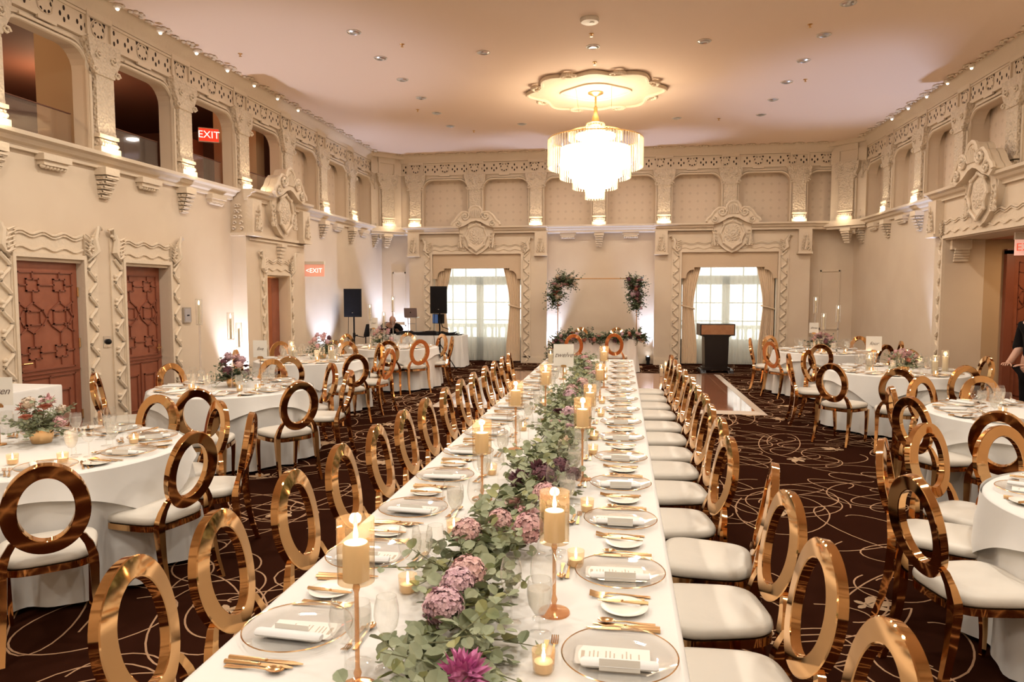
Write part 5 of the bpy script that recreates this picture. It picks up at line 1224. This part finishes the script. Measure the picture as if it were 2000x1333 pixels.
# ------------------------------------------------------------------ exit signs
r = empty('exit_sign', (-7.08, 11.5, 4.51), R(35), 'glowing red EXIT sign in the dark gallery', 'exit sign', None); MB().box(-.165, .165, -.03, .03, -.12, .12).obj('housing', [M['whitep']], r); MB().box(-.155, .155, -.034, -.03, -.105, .105).obj('red_face', [emat('exit_red', (1, .05, .02), 1.1)], r)
textobj('lettering', 'EXIT', .17, emat('exit_white', (1, .75, .6), 1.5), r, (0, -.038, 0), (PI / 2, 0, 0))
r = empty('exit_sign', (-5.90, 13.05, 2.24), R(3), 'salmon EXIT sign with left arrow projecting beside the left bay', 'exit sign', None)
MB().box(-.20, .20, -.012, .012, -.13, .10).obj('edge_lit_panel', [mat('salmon_acrylic', (.80, .42, .32), .3, emis=(1, .35, .22), es=.35)], r); MB().box(-.21, .21, -.03, .03, .10, .16).box(-.42, -.2, -.02, .02, .11, .15).obj('housing', [M['whitep']], r)
textobj('lettering', '<EXIT', .125, emat('exit_pale', (1, .80, .66), 1.6), r, (.0, -.015, -.02), (PI / 2, 0, 0))
r = empty('exit_sign', (5.62, 10.95, 2.44), R(-12), 'red and white EXIT sign hanging in the right doorway', 'exit sign', None)
MB().box(-.17, .17, -.03, .03, .10, .20).obj('housing', [M['whitep']], r); MB().box(-.165, .165, -.012, .012, -.12, .10).obj('edge_lit_panel', [mat('salmon_acrylic2', (.85, .55, .45), .3, emis=(1, .5, .38), es=.5)], r)
textobj('lettering', 'EXIT', .15, emat('exit_redletters', (.75, .12, .06), 1.0), r, (0, -.015, -.01), (PI / 2, 0, 0))
# ------------------------------------------------------------------ wall plates
r = empty('control_panel', (0, 0, 0), 0, 'framed pale control panel on the wall right of the second door', 'panel'); MB(TF['left']).box(9.42, 9.60, 0, .03, 1.36, 1.58).obj('frame', [M['silver']], r); MB(TF['left']).box(9.44, 9.58, .03, .033, 1.38, 1.56).obj('face', [mat('grey_face', (.42, .38, .38), .5)], r); MB(TF['left']).box(9.49, 9.55, .033, .035, 1.455, 1.475).obj('display', [M['black']], r)
r = empty('wall_socket', (0, 0, 0), 0, 'dark round switch plate between the two carved doors', 'switch'); MB(TF['left']).box(7.82, 7.94, 0, .008, 1.12, 1.26).obj('cover_plate', [M['silver']], r); MB(lambda u, d, z: (XL + d, u, z)).ball((7.89, .02, 1.19), .035, 12, 8).obj('dial', [M['black']], r, 60)
# ------------------------------------------------------------------ people
def body(name, joints, bones, parent, m_, loc=(0, 0, 0), lvl=2):
    bm = bmesh.new(); ly = bm.verts.layers.skin.verify(); vs = []
    for i, j in enumerate(joints):
        v = bm.verts.new(j[0]); rr_ = j[1]; v[ly].radius = (rr_, rr_) if not isinstance(rr_, tuple) else rr_; v[ly].use_root = (i == 0); vs.append(v)
    for e in bones: bm.edges.new((vs[e[0]], vs[e[1]]))
    me = bpy.data.meshes.new(name); bm.to_mesh(me); bm.free(); me.materials.append(m_)
    o = bpy.data.objects.new(name, me); COL.objects.link(o); o.parent = parent
    a = o.modifiers.new('skin', 'SKIN'); a.use_smooth_shade = True; b = o.modifiers.new('sub', 'SUBSURF'); b.levels = lvl; b.render_levels = lvl
    return o
def head(parent, c, hair=True, rz=0, bald=False, tilt=0):
    cx, cy_, cz = c; mb = MB(lambda x, y, z: (cx + x, cy_ + (y * math.cos(tilt) - z * math.sin(tilt)), cz + (y * math.sin(tilt) + z * math.cos(tilt))))
    vs = []; nu, nv = 24, 18
    for j in range(nv + 1):
        ph = PI * j / nv; 
        for i in range(nu):
            a = 2 * PI * i / nu; x, y, z = math.sin(ph) * math.cos(a) * .077, math.sin(ph) * math.sin(a) * .097, -math.cos(ph) * .118
            if z < -.02: k = 1 - .38 * min(1, (-.02 - z) / .1); x *= k; y = y * (1 - .15 * (1 - k)) - .012 * (1 - k)
            if y < 0 and abs(x) < .02 and -.05 < z < .01: y -= .022 * (1 - abs(x) / .02) * (1 - abs(z + .028) / .04)
            vs.append((x, y, z))
    mb.add(vs, [(j * nu + i, j * nu + (i + 1) % nu, (j + 1) * nu + (i + 1) % nu, (j + 1) * nu + i) for j in range(nv) for i in range(nu)])
    for s in (-1, 1): mb.ball((s * .078, .01, -.01), .028, 8, 6, 0, (.35, .7, 1.1))
    h = mb.obj('head', [M['skin']], parent, 80)
    t = mb.tf; mb = MB(t)
    for s in (-1, 1): mb.ball((s * .03, -.088, .005), .011, 8, 6, 0)
    mb.obj('eye', [M['hairm']], h, 80); mb = MB(t); mb.ball((0, -.085, -.062), .022, 10, 5, 0, (1, .4, .28)); mb.obj('mouth', [mat('lips', (.35, .13, .10), .5)], h, 80)
    if hair:
        mb = MB(t); pr = []
        for j in range(10):
            ph = PI * j / 14
            for i in range(20):
                a = 2 * PI * i / 20; y = math.sin(a); k = 1.06; z = math.cos(ph) * .124
                if y < -.3 and z < .055: z = .055 + (z - .055) * .1
                pr.append((math.sin(ph) * math.cos(a) * .083 * k, math.sin(ph) * y * .102 * k + .006, z))
        mb.add(pr, [(j * 20 + i, j * 20 + (i + 1) % 20, (j + 1) * 20 + (i + 1) % 20, (j + 1) * 20 + i) for j in range(9) for i in range(20)]); mb.obj('hair', [M['hairm']], h, 80)
    return h
def hand(parent, wrist, d, palmn, m_, L=.18, hold=.5):
    """palm plus five bent fingers"""
    w_ = Vector(wrist); d = Vector(d).normalized(); n_ = Vector(palmn).normalized(); s = d.cross(n_).normalized()
    J = [(w_, .022), (w_ + d * .035, (.030, .016)), (w_ + d * .08, (.036, .014))]; B = [(0, 1), (1, 2)]
    for k, (off, ln) in enumerate(((-.030, .062), (-.010, .075), (.010, .080), (.029, .070))):
        b0 = w_ + d * .082 + s * off; J.append((b0, .0085)); B.append((2, len(J) - 1)); dd = d.copy()
        for seg in range(3): dd = (dd + n_ * hold * (.35 + .1 * seg)).normalized(); b0 = b0 + dd * ln / 3; J.append((b0, .0078 - .0008 * seg)); B.append((len(J) - 2, len(J) - 1))
    b0 = w_ + d * .03 + s * .028; J.append((b0, .011)); B.append((1, len(J) - 1))
    for seg in range(3): b0 = b0 + (d * .75 + s * .55 - s * seg * .2 + n_ * .35).normalized() * .026; J.append((b0, .010 - .001 * seg)); B.append((len(J) - 2, len(J) - 1))
    return body('hand', [(tuple(a), r) for a, r in J], B, parent, m_, lvl=2)
# person in the right doorway, facing left towards the tables, only sleeve and hip reach into the frame
p = empty('person', (4.68, 8.85, 0), R(-70), 'person in black clothing standing at the right picture edge', 'person')
body('body', [((0, 0, .98), (.15, .115)), ((0, 0, 1.15), (.135, .10)), ((0, .01, 1.32), (.16, .11)), ((0, .01, 1.42), (.13, .085)), ((0, 0, 1.50), .052), ((0, -.01, 1.56), .048),
    ((.17, .01, 1.43), .062), ((-.17, .01, 1.43), .062), ((.22, .02, 1.18), .047), ((-.22, .02, 1.18), .047), ((.20, -.14, 1.00), .036), ((-.20, -.14, 1.00), .036), ((.14, -.24, .98), .028), ((-.14, -.24, .98), .028),
    ((.09, 0, .90), .095), ((-.09, 0, .90), .095), ((.10, -.01, .50), .062), ((-.10, .01, .50), .062), ((.10, .03, .12), .042), ((-.10, .04, .12), .042), ((.10, -.07, .045), .042), ((-.10, -.06, .045), .042)],
    [(0, 1), (1, 2), (2, 3), (3, 4), (4, 5), (3, 6), (3, 7), (6, 8), (7, 9), (8, 10), (9, 11), (10, 12), (11, 13), (0, 14), (0, 15), (14, 16), (15, 17), (16, 18), (17, 19), (18, 20), (19, 21)], p, M['skin'])
body('shirt', [((0, 0, .97), (.165, .13)), ((0, 0, 1.15), (.15, .115)), ((0, .01, 1.32), (.175, .125)), ((0, .01, 1.43), (.13, .09)), ((.18, .01, 1.42), .072), ((-.18, .01, 1.42), .072), ((.235, .02, 1.20), .068), ((-.235, .02, 1.20), .068), ((.235, -.02, 1.10), .066), ((-.235, -.02, 1.10), .066)],
     [(0, 1), (1, 2), (2, 3), (3, 4), (3, 5), (4, 6), (5, 7), (6, 8), (7, 9)], p, M['blackc'])
body('trousers', [((0, 0, .98), (.16, .125)), ((.095, 0, .88), .10), ((-.095, 0, .88), .10), ((.10, -.005, .5), .075), ((-.10, .01, .5), .075), ((.10, .03, .10), .062), ((-.10, .04, .10), .062)], [(0, 1), (0, 2), (1, 3), (2, 4), (3, 5), (4, 6)], p, M['blackc'])
head(p, (0, -.02, 1.66)); hand(p, (.14, -.24, .98), (-.5, -.8, .1), (0, 0, -1), M['skin']); hand(p, (-.14, -.24, .98), (.5, -.8, .1), (0, 0, -1), M['skin'])
# disc jockey bending down behind the far left table
p = empty('person', (-5.72, 17.0 + .35, -.0), R(0), 'bald person in black bending behind the disc jockey table', 'person')
body('body', [((0, .15, .62), (.15, .12)), ((-.02, .05, .80), (.14, .11)), ((-.04, -.08, .93), (.155, .11)), ((-.05, -.14, .99), (.10, .08)), ((.0, -.20, 1.02), .05), ((.03, -.24, 1.04), .048),
    ((.14, -.10, .95), .06), ((-.22, -.10, .98), .06), ((.26, -.12, .78), .045), ((-.32, -.12, .80), .045), ((.2, -.25, .72), .034), ((-.22, -.26, .74), .034), ((.1, .15, .55), .09), ((-.1, .15, .55), .09), ((.12, -.1, .45), .065), ((-.12, -.1, .45), .065), ((.12, .1, .08), .042), ((-.12, .1, .08), .042), ((.12, .0, .045), .04), ((-.12, .0, .045), .04)],
    [(0, 1), (1, 2), (2, 3), (3, 4), (4, 5), (3, 6), (3, 7), (6, 8), (7, 9), (8, 10), (9, 11), (0, 12), (0, 13), (12, 14), (13, 15), (14, 16), (15, 17), (16, 18), (17, 19)], p, M['skin'])
body('shirt', [((0, .15, .62), (.165, .135)), ((-.02, .05, .80), (.155, .125)), ((-.04, -.08, .93), (.17, .125)), ((-.05, -.13, .985), (.11, .09)), ((.15, -.10, .95), .072), ((-.23, -.10, .98), .072), ((.26, -.12, .82), .062), ((-.32, -.12, .84), .062)], [(0, 1), (1, 2), (2, 3), (3, 4), (3, 5), (4, 6), (5, 7)], p, M['blackc'])
body('trousers', [((0, .15, .60), (.16, .13)), ((.1, .14, .54), .10), ((-.1, .14, .54), .10), ((.12, -.1, .45), .078), ((-.12, -.1, .45), .078), ((.12, .1, .10), .06), ((-.12, .1, .10), .06)], [(0, 1), (0, 2), (1, 3), (2, 4), (3, 5), (4, 6)], p, M['blackc'])
head(p, (.05, -.27, 1.10), False, tilt=.6); hand(p, (.2, -.25, .72), (-.3, -.8, .1), (0, 0, -1), M['skin']); hand(p, (-.22, -.26, .74), (.3, -.8, .1), (0, 0, -1), M['skin'])
